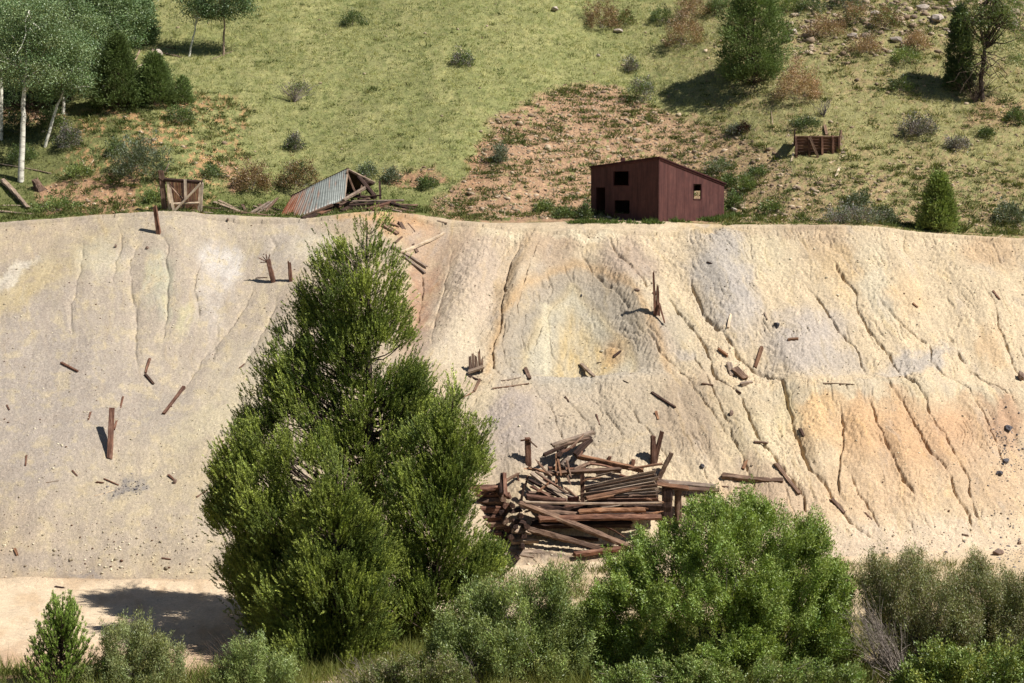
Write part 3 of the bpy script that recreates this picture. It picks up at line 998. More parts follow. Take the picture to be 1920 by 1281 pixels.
def dome_clumps(g, w, h, dep, n, low=0.0):
    """clump centres filling a bush of width w, height h, depth dep standing at g"""
    d = rdir(n, 0.25)
    d[:, 2] = np.abs(d[:, 2]) * (1 - low) + low * d[:, 2]
    r = rng.uniform(0.25, 1, n) ** 0.45
    lump = 1 + 0.22 * np.sin(d[:, 0] * 7 + g.x * 3) * np.cos(d[:, 2] * 6 + g.y) + rng.normal(0, 0.07, n)
    P = d * (r * lump)[:, None] * np.array([w / 2, dep / 2, h])
    P[:, 2] = np.abs(P[:, 2])
    return np.array(g)[None] + P


def bush(name, label, px, py, wpx, hpx, col, cat="shrub", n_clump=90, per=26, lL=0.07, lW=0.028, cr=0.12, up=0.5, group=None, D=None,
         stem='twig', n_stem=14, col2=None, f2=0.3, dv=0.22, dep=None, mat='leaf', stem_len=0.9, stem_r=0.012, g=None, low=0.0):
    if g is None:
        g = gpt(px, py, 0.02) if D is None else at(px, py, D)
    if D is not None: g.z = hz(g.x, g.y) - 0.03
    s = g.y / F
    w, h = wpx * s, hpx * s
    dep = dep or w
    root = empty(name, g, label, cat, group)
    P = dome_clumps(g, w, h, dep, n_clump, low)
    st = MB()
    bs = np.array(g)
    for i in rng.choice(n_clump, min(n_stem, n_clump), replace=False):
        st.tube(curve(bs + rng.normal(0, 1, 3) * np.array([w, dep, 0]) * 0.06, bs + (P[i] - bs) * stem_len, -0.06, 5, 0.03), np.linspace(stem_r, stem_r * .35, 5), 4)
    st.build("stem", M[stem], root)
    cc = varcol(col, n_clump, 0.12, 0.05)
    if col2 is not None:
        m = rng.random(n_clump) < f2
        cc[m] = varcol(col2, m.sum(), 0.12, 0.05)
    N_ = n_clump * per
    idx = np.repeat(np.arange(n_clump), per)
    off = rng.normal(0, 1, (N_, 3)) * cr
    Q = P[idx] + off
    ct = bs + np.array([0, 0, h * 0.3])
    d = unit(unit(Q - ct) * 0.7 + np.array([0, 0, up]) + rng.normal(0, 0.45, (N_, 3)))
    C = np.clip(cc[idx] * (1 + rng.normal(0, dv, (N_, 1))), 0.004, 0.9)
    mb = MB()
    mb.add(*leaf_quads(Q, d, rdir(N_, 0.6), lL * rng.uniform(0.7, 1.3, N_), lW * rng.uniform(0.7, 1.2, N_), C))
    mb.build("foliage", M[mat], root)
    return root


def twigs(name, label, base_, ends, n, r=0.01, mat='twig', cat="dead bush", jit=0.15, parts=True, sub=3):
    """a bundle of bare dead stems; ends = function(i) -> tip point"""
    mb = MB()
    b = np.array(base_)
    for i in range(n):
        e = np.array(ends(i))
        L = np.linalg.norm(e - b)
        p = curve(b + rng.normal(0, jit * 0.4, 3) * np.array([1, 1, .2]), e, rng.uniform(-0.08, 0.10), 6, 0.02)
        mb.tube(p, np.linspace(r, r * 0.3, 6), 4)
        for k in range(sub):
            j = rng.integers(2, 5)
            mb.tube(curve(p[j], p[j] + (p[-1] - p[0]) / L * L * rng.uniform(.15, .35) + rng.normal(0, 0.13 * L, 3), 0, 3, 0.02), [r * .5, r * .4, r * .25], 3)
    o = mb.build(name, M[mat])
    o.location = (0, 0, 0)
    return tag(o, label, cat)


G_PINE = (np.array([0.115, 0.158, 0.035]), np.array([0.340, 0.385, 0.076]))

# ------------------------------------------------------------------ the foreground pines
main_lobes = [
    (688, 452, 26, 36, 0, .5), (650, 462, 20, 30, .1, .5), (712, 470, 20, 34, .1, .5),
    (668, 520, 74, 56, 0, 1.3), (600, 530, 34, 38, 0, .7), (570, 520, 12, 24, 0, .3), (735, 545, 26, 40, 0, .6),
    (662, 590, 90, 60, 0, 1.6), (735, 600, 36, 45, 0, 1.0), (612, 610, 44, 44, -.2, 1.0), (668, 650, 88, 44, 0, 1.8),
    (524, 648, 15, 26, 0, .3), (500, 672, 26, 30, 0, .5), (520, 700, 50, 40, 0, 1.0), (555, 715, 40, 34, -.4, 1.0), (505, 745, 48, 32, -.2, 1.0),
    (660, 735, 92, 52, .2, 2.0), (775, 700, 38, 30, .2, .9), (790, 690, 16, 22, .1, .4), (750, 740, 64, 44, 0, 1.6), (600, 770, 60, 36, .4, 1.4),
    (470, 840, 36, 24, 0, .7), (455, 880, 44, 34, 0, .9), (430, 925, 34, 44, 0, .9), (440, 965, 42, 28, -.2, .9), (500, 900, 56, 50, -.4, 1.4),
    (560, 850, 60, 46, -.3, 1.6), (680, 830, 70, 36, .6, 1.8), (760, 820, 56, 40, .4, 1.5), (520, 980, 70, 52, -.6, 1.8), (480, 1035, 46, 30, 0, 1.2),
    (455, 1075, 42, 44, 0, 1.2), (500, 1110, 60, 50, -.2, 1.6), (560, 1060, 60, 60, .6, 1.6), (500, 1165, 46, 34, .3, 1.2), (690, 930, 60, 50, 1.0, 1.6), (700, 1020, 60, 60, 1.2, 1.6),
    (620, 1150, 90, 60, 1.2, 1.6),
]
main_lobes += [(785, 755, 50, 46, .1, 1.3), (825, 800, 40, 44, 0, 1.0), (735, 800, 60, 40, .3, 1.5), (740, 880, 70, 50, .5, 1.6), (650, 850, 60, 40, .6, 1.4), (600, 650, 44, 46, 0, 1.1), (575, 590, 22, 40, 0, .7), (755, 640, 22, 40, 0, .7), (480, 800, 40, 40, 0, 1.0), (540, 800, 56, 50, 0, 1.4), (585, 700, 46, 50, 0, 1.2), (600, 830, 60, 40, 0, 1.5), (430, 885, 24, 36, 0, .7), (545, 760, 30, 40, -.5, .9)]
shadow_lobes = [(a, b, c, d, e - 1.8, f * 1.7) for a, b, c, d, e, f in main_lobes if a < 570 and b > 900] + [(a, b, c, d, e - .4, f * 1.4) for a, b, c, d, e, f in main_lobes if a < 520 and b > 830]  # extra low lobes added so the crown's shadow fills the road
main_lobes = [(a, b, c, d, e - ((3.0 if a < 570 else 1.3) if b > 830 else 0), f * (1.15 if b > 880 else 1)) for a, b, c, d, e, f in main_lobes] + shadow_lobes  # lower lobes pulled toward the camera to widen that shadow
pine("pine_tree", "tallest dark green pine standing in front of the tailings slope", (690, 1170), (688, 416), 54.6, [(a, b, c - 5, d - 2, e, f) for a, b, c, d, e, f in main_lobes],
     1300, 24, G_PINE, 0.22, limb_every=2, nw=0.021, nl=0.07, per=30, spread=0.20)
front_lobes = [(628, 905, 18, 34, 0, .4), (648, 950, 30, 36, 0, .7), (604, 970, 30, 34, 0, .7), (640, 1010, 60, 40, 0, 1.0), (570, 1060, 36, 36, 0, .9), (690, 1060, 40, 46, 0, 1.0),
               (620, 1080, 90, 50, -.1, 1.4), (560, 1130, 62, 46, 0, 1.2), (650, 1150, 90, 50, -.2, 1.5), (600, 1210, 110, 50, -.2, 1.6), (690, 1220, 50, 50, 0, 1.3), (600, 1275, 120, 40, -.2, 1.6), (520, 1210, 46, 36, 0, 1.0)]
pine("pine_tree", "bushy mid green pine in front of the tallest pine, its base below the frame", (630, 1300), (630, 876), 49.6, front_lobes,
     600, 24, (G_PINE[0] * 1.0, G_PINE[1] * 0.95), 0.13, nw=0.020, nl=0.07, per=30, sh_len=(0.22, 0.36), up=0.9, limb_every=3)
right_lobes = [(852, 765, 14, 30, 0, .4), (840, 810, 36, 36, 0, .7), (800, 840, 40, 30, .2, .8), (890, 850, 28, 34, 0, .7), (850, 880, 66, 36, 0, 1.2), (800, 910, 60, 34, 0, 1.2), (850, 930, 40, 34, 0, .9),
               (790, 970, 60, 40, -.3, 1.3), (836, 990, 52, 36, 0, 1.2), (905, 1055, 34, 26, 0, .8), (850, 1060, 80, 38, 0, 1.4), (770, 1050, 46, 40, -.2, 1.2), (830, 1110, 74, 30, 0, 1.3), (760, 1130, 50, 30, -.3, 1.0), (790, 1180, 50, 20, 0, .9)]
pine("pine_tree", "olive green pine with a thin bare trunk just right of the tallest pine", (805, 1225), (850, 746), 51.6, [(a, b, c - 3, d, e, f) for a, b, c, d, e, f in right_lobes],
     540, 24, (G_PINE[0] * 1.08, G_PINE[1] * 1.05), 0.11, limb_every=2, nw=0.020, nl=0.07, per=30, spread=0.19)

# young pine with candle shoots, bottom left
def sapling(name, label, px, D, tips, side, col):
    b = at(px, 1330, D)
    b.z = hz(b.x, b.y) - .1
    root = empty(name, b, label, "tree")
    tr, mb = MB(), MB()
    top = np.array(at(*tips[0], D))
    b_ = np.array(b)
    tr.tube(np.linspace(b_, top, 6), np.linspace(.05, .015, 6), 6)
    S_, D_, L_ = [], [], []
    ends = [(np.array(at(x, y, D + rng.normal(0, .25))), .75) for x, y in tips]
    for i in range(side):
        f = rng.uniform(.12, .86)
        an = rng.uniform(0, 6.28)
        r = (1 - f) * 1.0 + .12
        ends.append((b_ + (top - b_) * f + np.array([r * math.cos(an), r * math.sin(an), .25 + rng.uniform(0, .2)]), .7))
    for e, fr in ends:
        f0 = max(.05, (e[2] - b_[2]) / (top[2] - b_[2]) - .30)
        p0 = b_ + (top - b_) * f0
        path = curve(p0, e, .16, 9, .015)
        tr.tube(path, np.linspace(.018, .008, 9), 4)
        T = unit(np.gradient(path, axis=0))
        for j in range(3, 9):
            for q in range(3):
                S_.append(path[j] + rng.normal(0, .015, 3)); D_.append(unit(T[j] + rng.normal(0, .25, 3) + np.array([0, 0, .35]))); L_.append(rng.uniform(.09, .17))
    tr.build("trunk", M['bark'], root)
    n = len(S_)
    shoots(np.array(S_), np.array(D_), np.array(L_), varcol(col, n, .12, .04), mb, 22, .06, .012)
    mb.build("crown", M['needle'], root)
    return root


sapling("young_pine", "small bright green young pine with upright candle shoots at the bottom left", 112, 46.6,
        [(118, 1118), (101, 1122), (131, 1128), (84, 1152), (146, 1160), (160, 1176), (70, 1172), (58, 1200), (172, 1196), (92, 1170), (124, 1150), (142, 1186), (50, 1236), (108, 1160), (64, 1222), (178, 1222), (36, 1262), (192, 1250)], 150, np.array([.26, .36, .07]))

# ------------------------------------------------------------------ foreground shrubs
OLIVE = np.array([.25, .27, .105]); SAGE = np.array([.255, .31, .105]); WILL = np.array([.205, .275, .05]); DUST = np.array([.28, .25, .14])


def big_bush(name, label, lobes, D, n_clump, per, col, lL, lW, cr, up=0.6, droop=0.0, col2=None, f2=0.25, stems=40, stem='twig', shell=0.5, cat="shrub", base_px=None, sr=0.02):
    bx = base_px or (np.mean([l[0] for l in lobes]), 1300)
    g = at(bx[0], bx[1], D)
    g.z = hz(g.x, g.y) - 0.05
    root = empty(name, g, label, cat)
    K, Cn = flame_points(flames(lobes, 10, .36, .8), D, n_clump // 6, shell)
    P = np.repeat(K, 6, 0)
    P = P + rng.normal(0, 1, P.shape) * np.array([.10, .10, .15])
    P = P[P[:, 2] > g.z]
    n_clump = len(P)
    st = MB()
    b = np.array(g)
    for i in rng.choice(n_clump, min(stems, n_clump), replace=False):
        b0 = b + rng.normal(0, 0.25, 3) * np.array([1.5, 1, 0])
        b0[0] += (P[i, 0] - b[0]) * 0.45
        st.tube(curve(b0, P[i], -0.05, 7, 0.02), np.linspace(sr, sr * .3, 7), 4)
    st.build("stem", M[stem], root)
    cc = varcol(col, n_clump, 0.13, 0.06)
    if col2 is not None:
        m = rng.random(n_clump) < f2
        cc[m] = varcol(col2, m.sum(), 0.12, 0.05)
    Nn = n_clump * per
    idx = np.repeat(np.arange(n_clump), per)
    # each clump is a leafy twig: leaves strung along an upward axis
    ax = unit(unit(P - np.array([g.x, g.y, g.z + 1.0])) * 0.6 + np.array([0, 0, up]) + rng.normal(0, .25, (n_clump, 3)))
    t = rng.uniform(-1, 1, (Nn, 1))
    Q = P[idx] + ax[idx] * t * cr * 2.0 + rng.normal(0, 1, (Nn, 3)) * cr * (0.75 - 0.35 * t)
    d = unit(ax[idx] * 0.8 + rng.normal(0, 0.5, (Nn, 3)) + np.array([0, 0, -droop]))
    C = np.clip(cc[idx] * (1 + rng.normal(0, 0.2, (Nn, 1))), 0.004, 0.9)
    mb = MB()
    mb.add(*leaf_quads(Q, d, rdir(Nn, 0.5), lL * rng.uniform(0.7, 1.3, Nn), lW * rng.uniform(0.75, 1.2, Nn), C))
    mb.build("foliage", M['leaf'], root)
    return root


big_bush("willow_shrub", "large rounded bright green willow bush below the fallen log crib",
         [(1395, 960, 50, 26, 0, .8), (1330, 985, 66, 36, 0, 1.2), (1430, 1000, 70, 46, 0, 1.4), (1520, 1010, 36, 26, 0, .8), (1500, 1060, 80, 60, 0, 1.6), (1380, 1060, 120, 70, -.4, 2.0), (1250, 1040, 70, 50, 0, 1.3),
          (1180, 1080, 50, 40, 0, 1.2), (1135, 1150, 46, 50, 0, 1.2), (1150, 1220, 60, 50, 0, 1.3), (1200, 1140, 90, 50, -.3, 1.6), (1330, 1160, 120, 70, -.8, 2.0), (1480, 1170, 110, 70, -.5, 1.9), (1560, 1120, 46, 60, 0, 1.3), (1540, 1210, 60, 40, 0, 1.3), (1260, 1220, 90, 40, -.5, 1.5), (1420, 1240, 120, 40, -.8, 1.6)],
         48.6, 9000, 40, WILL, 0.088, 0.027, 0.085, 0.7, 0.15, np.array([.29, .37, .10]), .4, 90, base_px=(1360, 1300))
big_bush("willow_shrub", "grey green feathery willow bush between the pines and the big round willow",
         [(1030, 1120, 36, 44, 0, .8), (960, 1140, 60, 46, 0, 1.0), (1040, 1180, 50, 50, 0, 1.0), (920, 1190, 70, 50, 0, 1.2), (990, 1230, 100, 50, -.3, 1.3), (880, 1240, 60, 40, -.2, 1.0), (1060, 1250, 50, 40, 0, 1.0), (1085, 1090, 24, 22, 0, .5), (900, 1130, 40, 30, 0, .7), (1070, 1210, 50, 60, 0, 1.0), (850, 1200, 60, 40, 0, 1.0)],
         47.8, 3400, 36, SAGE * .8, 0.09, 0.023, 0.10, 1.1, 0, np.array([.30, .36, .11]), .4, 80)
big_bush("willow_shrub", "dull olive sagebrush willow beside the young pine at the bottom left",
         [(220, 1215, 40, 40, 0, .8), (270, 1215, 40, 36, 0, .8), (200, 1262, 40, 30, 0, .8), (250, 1260, 80, 40, 0, 1.0), (310, 1250, 40, 40, 0, .8), (150, 1292, 60, 18, 0, .6)],
         46.8, 1500, 34, OLIVE * 1.05, 0.085, 0.018, 0.075, 1.5, 0, np.array([.29, .33, .14]), .3, 60)
big_bush("willow_shrub", "pale sage green low bush at the foot of the pines, bottom edge left of centre",
         [(470, 1245, 40, 30, 0, .7), (510, 1270, 50, 26, 0, .8), (430, 1275, 34, 16, 0, .6)],
         46.5, 700, 32, SAGE * 1.1, 0.08, 0.018, 0.075, 1.5, 0, None, .3, 30)
big_bush("willow_shrub", "brownish olive thin leaved bush at the right with bare grey branches showing",
         [(1640, 1090, 34, 36, 0, .8), (1700, 1090, 50, 44, 0, 1.0), (1740, 1130, 70, 56, 0, 1.3), (1660, 1150, 46, 46, 0, 1.0), (1780, 1180, 70, 50, 0, 1.2), (1710, 1200, 60, 44, 0, 1.0)],
         48.2, 2600, 34, OLIVE * .95, 0.08, 0.02, 0.10, 1.0, 0, DUST * 1.1, .4, 110, sr=0.028)
big_bush("willow_shrub", "olive bush at the right edge below the pale toe of the slope",
         [(1830, 1090, 40, 34, 0, .8), (1880, 1120, 50, 40, 0, 1.0), (1850, 1170, 70, 50, 0, 1.2), (1920, 1170, 60, 60, 0, 1.2), (1960, 1120, 50, 50, 0, 1.0), (1990, 1200, 60, 60, 0, 1.0), (1880, 1220, 60, 30, 0, 1.0)],
         48.4, 2900, 34, OLIVE * .9, 0.08, 0.02, 0.10, 1.0, 0, DUST, .3, 80)
big_bush("leafy_shrub", "yellow green leafy bush filling the bottom right corner",
         [(1770, 1255, 60, 30, 0, .8), (1850, 1250, 70, 34, 0, 1.0), (1930, 1250, 50, 40, 0, 1.0), (1720, 1275, 40, 20, 0, .7), (1800, 1285, 120, 30, 0, 1.0)],
         45.8, 1300, 30, np.array([.21, .27, .07]), 0.085, 0.035, 0.08, 1.0, 0, np.array([.30, .33, .08]), .25, 50)
big_bush("leafy_shrub", "low yellowish green bush along the bottom edge under the big round willow",
         [(1240, 1270, 60, 24, 0, .7), (1340, 1280, 80, 20, 0, .8), (1460, 1275, 80, 24, 0, .8), (1560, 1280, 60, 20, 0, .7), (1160, 1285, 60, 20, 0, .7)],
         45.9, 1000, 30, np.array([.20, .27, .07]), 0.08, 0.03, 0.07, 1.2, 0, np.array([.24, .27, .09]), .3, 50)
big_bush("leafy_shrub", "small yellow green bush at the bottom edge below the olive pine",
         [(790, 1262, 60, 18, 0, .6), (740, 1275, 50, 18, 0, .6), (850, 1275, 50, 20, 0, .6)],
         46.2, 500, 30, np.array([.17, .20, .06]), 0.075, 0.026, 0.07, 1.0, 0, DUST, .3, 30)


def fan(bx, by, D, tips, spread_y=0.5):
    b = at(bx, by, D)
    b.z = max(b.z, hz(b.x, b.y) - 0.05)

    def f(i):
        tx, ty = tips[i % len(tips)]
        p = at(tx + rng.normal(0, 9), ty + rng.normal(0, 9), D + rng.normal(0, spread_y))
        return p
    return b, f


b_, f_ = fan(1700, 1290, 46.6, [(1600, 1140), (1612, 1165), (1620, 1130), (1632, 1160), (1608, 1190), (1640, 1150), (1625, 1200), (1655, 1180), (1640, 1215), (1680, 1170), (1615, 1225)])
twigs("dead_shrub", "bare grey dead branches leaning left between the big willow and the brownish bush", b_, f_, 62, 0.013)
b_, f_ = fan(480, 1300, 46.4, [(400, 1190), (410, 1215), (425, 1195), (440, 1180), (455, 1205), (470, 1190), (385, 1222), (430, 1230)])
twigs("dead_shrub", "bare brown dead twigs at the bottom left of the pines", b_, f_, 34, 0.010, 'bark')
b_, f_ = fan(705, 1300, 46.3, [(640, 1255), (665, 1240), (690, 1235), (720, 1240), (745, 1250), (760, 1262)])
twigs("dead_shrub", "tangle of grey dead stems at the bottom edge below the pines", b_, f_, 40, 0.010)
b_, f_ = fan(905, 1300, 46.8, [(850, 1245), (870, 1235), (900, 1232), (890, 1250), (830, 1262)])
twigs("dead_shrub", "small grey dead twigs in front of the feathery willow", b_, f_, 24, 0.009)

# ------------------------------------------------------------------ grass, weeds and loose stones (stuff)
def scatter(n, a0, a1, d0, d1):
    a = rng.uniform(a0, a1, n)
    y = np.sqrt(rng.uniform(d0 * d0, d1 * d1, n))
    x = a * y
    z, px, py, wt, wh, dt, dh, u = terrain(x, y, True)
    return np.stack([x, y, z], -1), px, py, dt, dh, u


def tufts(P, nb, L, W, col, lean=0.45, spread=0.08, mb=None, dv=0.18):
    n = len(P)
    idx = np.repeat(np.arange(n), nb)
    L = np.broadcast_to(L, (n,))
    sp = np.broadcast_to(spread, (n,))
    off = rng.normal(0, 1, (n * nb, 3)) * np.array([1, 1, 0]) * sp[idx][:, None]
    d = unit(np.array([0, 0, 1.0]) + rng.normal(0, lean, (n * nb, 3)) * np.array([1, 1, .3]) + off * 3)
    B = P[idx] + off
    C = np.clip(col[idx] * (1 + rng.normal(0, dv, (n * nb, 1))), 0.004, .9)
    mb.add(*leaf_quads(B - d * 0.02, d, unit(rng.normal(size=(n * nb, 3)) * np.array([1, 1, .2])), L[idx] * rng.uniform(.6, 1.3, n * nb), W, C, 0.35))


mb = MB()
P, px, py, dt, dh, u = scatter(69000, -0.40, 0.40, 84.0, 124.0)
b1, b2, b3, b4, b5 = bare_amount(px, py)
bare = np.clip(b1 + b2 + b3 + b4 + b5, 0, 1)
keep = rng.random(len(P)) > bare * 0.97
keep &= ~((px > 940) & (px < 1340) & (P[:, 1] < 85.6) & (py > 410))
P, px, py = P[keep], px[keep], py[keep]
g = fbm(px / 70, py / 35, 4, 201) + 0.5 * fbm(px / 14, py / 8, 3, 203)
ca, cb, cc_ = lin(152, 160, 98, .72), lin(194, 192, 132, .78), lin(110, 128, 74, .66)
w = sstep(-0.45, 0.45, g + rng.normal(0, .25, len(P)))[:, None]
col = ca * (1 - w) + cb * w
dk = rng.random(len(P)) < 0.30 * sstep(0.1, -0.4, g)
col[dk] = cc_
col = col * (1 - .5 * sstep(1150, 1500, px))[:, None] + lin(178, 168, 118, .7) * (.5 * sstep(1150, 1500, px))[:, None]
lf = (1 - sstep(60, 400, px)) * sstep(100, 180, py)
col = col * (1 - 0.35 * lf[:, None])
col *= (1 + 0.22 * fbm(px / 22, py / 12, 3, 207))[:, None]
lowb = (py > 340) & (rng.random(len(P)) < 0.65)
col[lowb] = lin(110, 128, 62, .6)
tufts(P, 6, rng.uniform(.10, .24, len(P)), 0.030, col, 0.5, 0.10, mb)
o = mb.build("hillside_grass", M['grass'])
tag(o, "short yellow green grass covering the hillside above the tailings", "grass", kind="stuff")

# low dark green weeds on the bare soil and along the crest
mb = MB()
P, px, py, dt, dh, u = scatter(48000, -0.40, 0.40, 84.0, 122.0)
b1, b2, b3, b4, b5 = bare_amount(px, py)
cl = fbm(px / 8.5, py / 7.5, 3, 211) + .35 * fbm(px / 60, py / 40, 2, 213)
inb = (pmask(px, py, BARE, 10) + pmask(px, py, MOUND, 10) + b3 + b4 + 1.2 * b5) > .4
dens = np.where(inb, sstep(-0.04, 0.14, cl), 0.10 * sstep(0.1, 0.5, cl))
dens = np.maximum(dens, 0.85 * (py > 385) * sstep(-.1, .2, cl))
keep = rng.random(len(P)) < dens
keep &= ~((px > 940) & (px < 1340) & (P[:, 1] < 86.0) & (py > 411))
P, px, py = P[keep], px[keep], py[keep]
t = rng.random((len(P), 1))
col = lin(80, 102, 50, .62) * (1 - t) + lin(146, 146, 88, .66) * t
tufts(P, 20, rng.uniform(.10, .34, len(P)), 0.045, col, 0.7, 0.13, mb, 0.28)
# weeds spilling over the rim
P2, px2, py2, dt2, dh2, u2 = scatter(3000, -0.40, 0.40, 82.2, 84.2)
k2 = ((px2 < 900) | (px2 > 1350)) & (rng.random(len(P2)) < sstep(0, .4, fbm(px2 / 30, P2[:, 1] * 2, 3, 215)) * sstep(82.0, 84.0, P2[:, 1]))
tufts(P2[k2], 14, rng.uniform(.08, .22, k2.sum()), 0.04, np.repeat(lin(120, 132, 74, .64)[None], k2.sum(), 0), 0.8, 0.13, mb, 0.25)
# sparse weeds along the base of the shed and the bench
P = []
for x_, n_ in ((1120, 5), (1150, 8), (1180, 5), (1222, 14), (1268, 10), (1330, 26), (1350, 26), (1380, 26), (1100, 14), (1085, 14)):
    for _ in range(n_):
        q = at(x_ + rng.normal(0, 8), 412, 82.6 + rng.uniform(0, .5) + (0.028 * max(0, x_ - 1240)))
        P.append((q.x, q.y, hz(q.x, q.y)))
P = np.array(P)
tufts(P, 22, rng.uniform(.15, .32, len(P)), 0.05, np.repeat(lin(112, 132, 70, .6)[None], len(P), 0), 0.6, 0.12, mb)
o = mb.build("low_weeds", M['grass'])
tag(o, "low dark green weeds dotted over bare soil and along the crest", "weeds", kind="stuff")

# weeds between the foreground shrubs
mb = MB()
P, px, py, dt, dh, u = scatter(13000, -0.40, 0.40, 42.0, 54.0)
keep = ((px > 470 + 12 * np.maximum(P[:, 1] - 48, 0)) | (py > 1262)) & (fbm(P[:, 0] / 2, P[:, 1] / 2, 3, 221) > -0.25)
P = P[keep]
t = rng.random((len(P), 1))
tufts(P, 12, rng.uniform(.25, .75, len(P)), 0.022, lin(120, 136, 66, .6) * (1 - t) + lin(168, 168, 96, .6) * t, 0.35, 0.12, mb)
P, px, py, dt, dh, u = scatter(1500, -0.06, 0.30, 56.0, 63.0)
keep = (px > 860) & (P[:, 1] < dt - 0.3) & (fbm(P[:, 0] / 1.2, P[:, 1] / 1.2, 3, 223) > 0.0)
P = P[keep]
tufts(P, 14, rng.uniform(.2, .5, len(P)), 0.022, np.repeat(lin(134, 138, 78, .62)[None], len(P), 0), 0.4, 0.15, mb)
o = mb.build("gulch_weeds", M['grass'])
tag(o, "tall thin weeds between the shrubs along the bottom of the gulch", "weeds", kind="stuff")

# loose stones
ICO_V = None


def stone_proto(seed):
    r = np.random.default_rng(seed)
    ph = (1 + 5 ** .5) / 2
    v = np.array([(-1, ph, 0), (1, ph, 0), (-1, -ph, 0), (1, -ph, 0), (0, -1, ph), (0, 1, ph), (0, -1, -ph), (0, 1, -ph), (ph, 0, -1), (ph, 0, 1), (-ph, 0, -1), (-ph, 0, 1)], float) / 1.9
    f = np.array([(0, 11, 5), (0, 5, 1), (0, 1, 7), (0, 7, 10), (0, 10, 11), (1, 5, 9), (5, 11, 4), (11, 10, 2), (10, 7, 6), (7, 1, 8), (3, 9, 4), (3, 4, 2), (3, 2, 6), (3, 6, 8), (3, 8, 9), (4, 9, 5), (2, 4, 11), (6, 2, 10), (8, 6, 7), (9, 8, 1)])
    v = v * r.uniform(0.7, 1.25, (12, 1)) * np.array([1, .8, .62])
    return v, f


def stones(name, P, S, C, label, kind="stuff"):
    Vs, Fs, Cs, n = [], [], [], 0
    for k in range(6):
        m = np.arange(len(P)) % 6 == k
        v, f = stone_proto(k)
        an = rng.uniform(0, 6.28, m.sum())
        c, s = np.cos(an), np.sin(an)
        vx = v[None, :, 0] * c[:, None] - v[None, :, 1] * s[:, None]
        vy = v[None, :, 0] * s[:, None] + v[None, :, 1] * c[:, None]
        vz = np.repeat(v[None, :, 2], m.sum(), 0)
        W = np.stack([vx, vy, vz], -1) * S[m][:, None, None] + P[m][:, None]
        Vs.append(W.reshape(-1, 3))
        Fs.append((f[None] + (np.arange(m.sum()) * 12)[:, None, None] + n).reshape(-1, 3))
        Cs.append(np.repeat(C[m], 12, 0))
        n += 12 * m.sum()
    o = nmesh(name, np.concatenate(Vs), np.concatenate(Fs), M['stone'], np.concatenate(Cs))
    return tag(o, label, "stones", kind=kind)


def stone_cols(n, a, b):
    t = rng.random((n, 1))
    return (a * (1 - t) + b * t) * (1 + rng.normal(0, .12, (n, 1)))


P, px, py, dt, dh, u = scatter(56000, -0.40, 0.40, 60.5, 80.0)
d_ = fbm(px / 40, py / 30, 3, 231)
foot = sstep(900, 1050, py)
keep = (rng.random(len(P)) < 0.16 + 0.45 * sstep(0.0, 0.5, d_) + 0.3 * foot) & (P[:, 1] > dt + .2)
P, px, py = P[keep], px[keep], py[keep]
S = 0.020 * np.exp(rng.normal(0, 0.45, len(P))) * (1 + 0.7 * sstep(950, 1050, py))
C = stone_cols(len(P), lin(236, 224, 192, .8), lin(150, 134, 112, .7))
brn = rng.random(len(P)) < 0.16
C[brn] = lin(110, 80, 62, .7)
stones("scattered_stones", P, S, C, "pale chips and stones scattered over the tailings slope")
P, px, py, dt, dh, u = scatter(58000, -0.40, 0.40, 85.0, 122.0)
b1, b2, b3, b4, b5 = bare_amount(px, py)
keep = rng.random(len(P)) < np.clip(0.008 + .9 * b1 + .25 * b2 + .2 * b3 + 1.0 * b4 + .3 * b5, 0, 1)
P, px, py, b4 = P[keep], px[keep], py[keep], b4[keep]
S = 0.066 * np.exp(rng.normal(0, 0.5, len(P))) * (1 + 2.6 * b4 * rng.random(len(P)) ** 2)
stones("hillside_rubble", P, S, stone_cols(len(P), lin(210, 188, 158, .72), lin(146, 122, 100, .66)), "reddish tan stone rubble lying on the bare parts of the hillside")
P, px, py, dt, dh, u = scatter(9000, -0.40, 0.40, 48.0, 64.0)
keep = (P[:, 1] < dt + .3) & (rng.random(len(P)) < .12 + .75 * np.exp(-((dt - P[:, 1]) / 1.0) ** 2))
P = P[keep]
stones("road_gravel", P, 0.020 * np.exp(rng.normal(0, 0.5, len(P))), stone_cols(len(P), lin(220, 198, 168, .75), lin(140, 118, 98, .66)), "small stones washed down along the edge of the dirt road")
P, px, py, dt, dh, u = scatter(16000, 0.12, 0.34, 98.0, 122.0)
k = pmask(px + 30 * fbm(px / 40, py / 30, 3, 241), py, ROCKY, 16) * (rng.random(len(P)) < .14)
P = P[k > .5]
stones("rock_field", P, 0.13 * np.exp(rng.normal(0, 0.5, len(P))), stone_cols(len(P), lin(206, 186, 160, .75), lin(140, 120, 104, .66)), "tan broken rock strewn over the top right of the hillside")
# dark scree on the lower right and near the pines
P, px, py, dt, dh, u = scatter(110000, -0.40, 0.40, 60.5, 76.0)
k = np.exp(-(((px - 1888) / 26) ** 2 + ((py - 845) / 55) ** 2)) + 0.9 * np.exp(-(((px - 245) / 36) ** 2 + ((py - 925) / 14) ** 2)) + .4 * np.exp(-(((px - 1900) / 30) ** 2 + ((py - 1000) / 60) ** 2)) \
    + .5 * np.exp(-(((px - 1180) / 34) ** 2 + ((py - 500) / 26) ** 2)) + .15 * np.exp(-(((px - 1750) / 120) ** 2 + ((py - 1020) / 26) ** 2))
keep = rng.random(len(P)) < k
P, px = P[keep], px[keep]
stones("dark_scree", P, 0.028 * np.exp(rng.normal(0, 0.45, len(P))), stone_cols(len(P), lin(92, 88, 92, .6), lin(160, 150, 146, .7)), "patches of dark grey scree on the tailings slope")

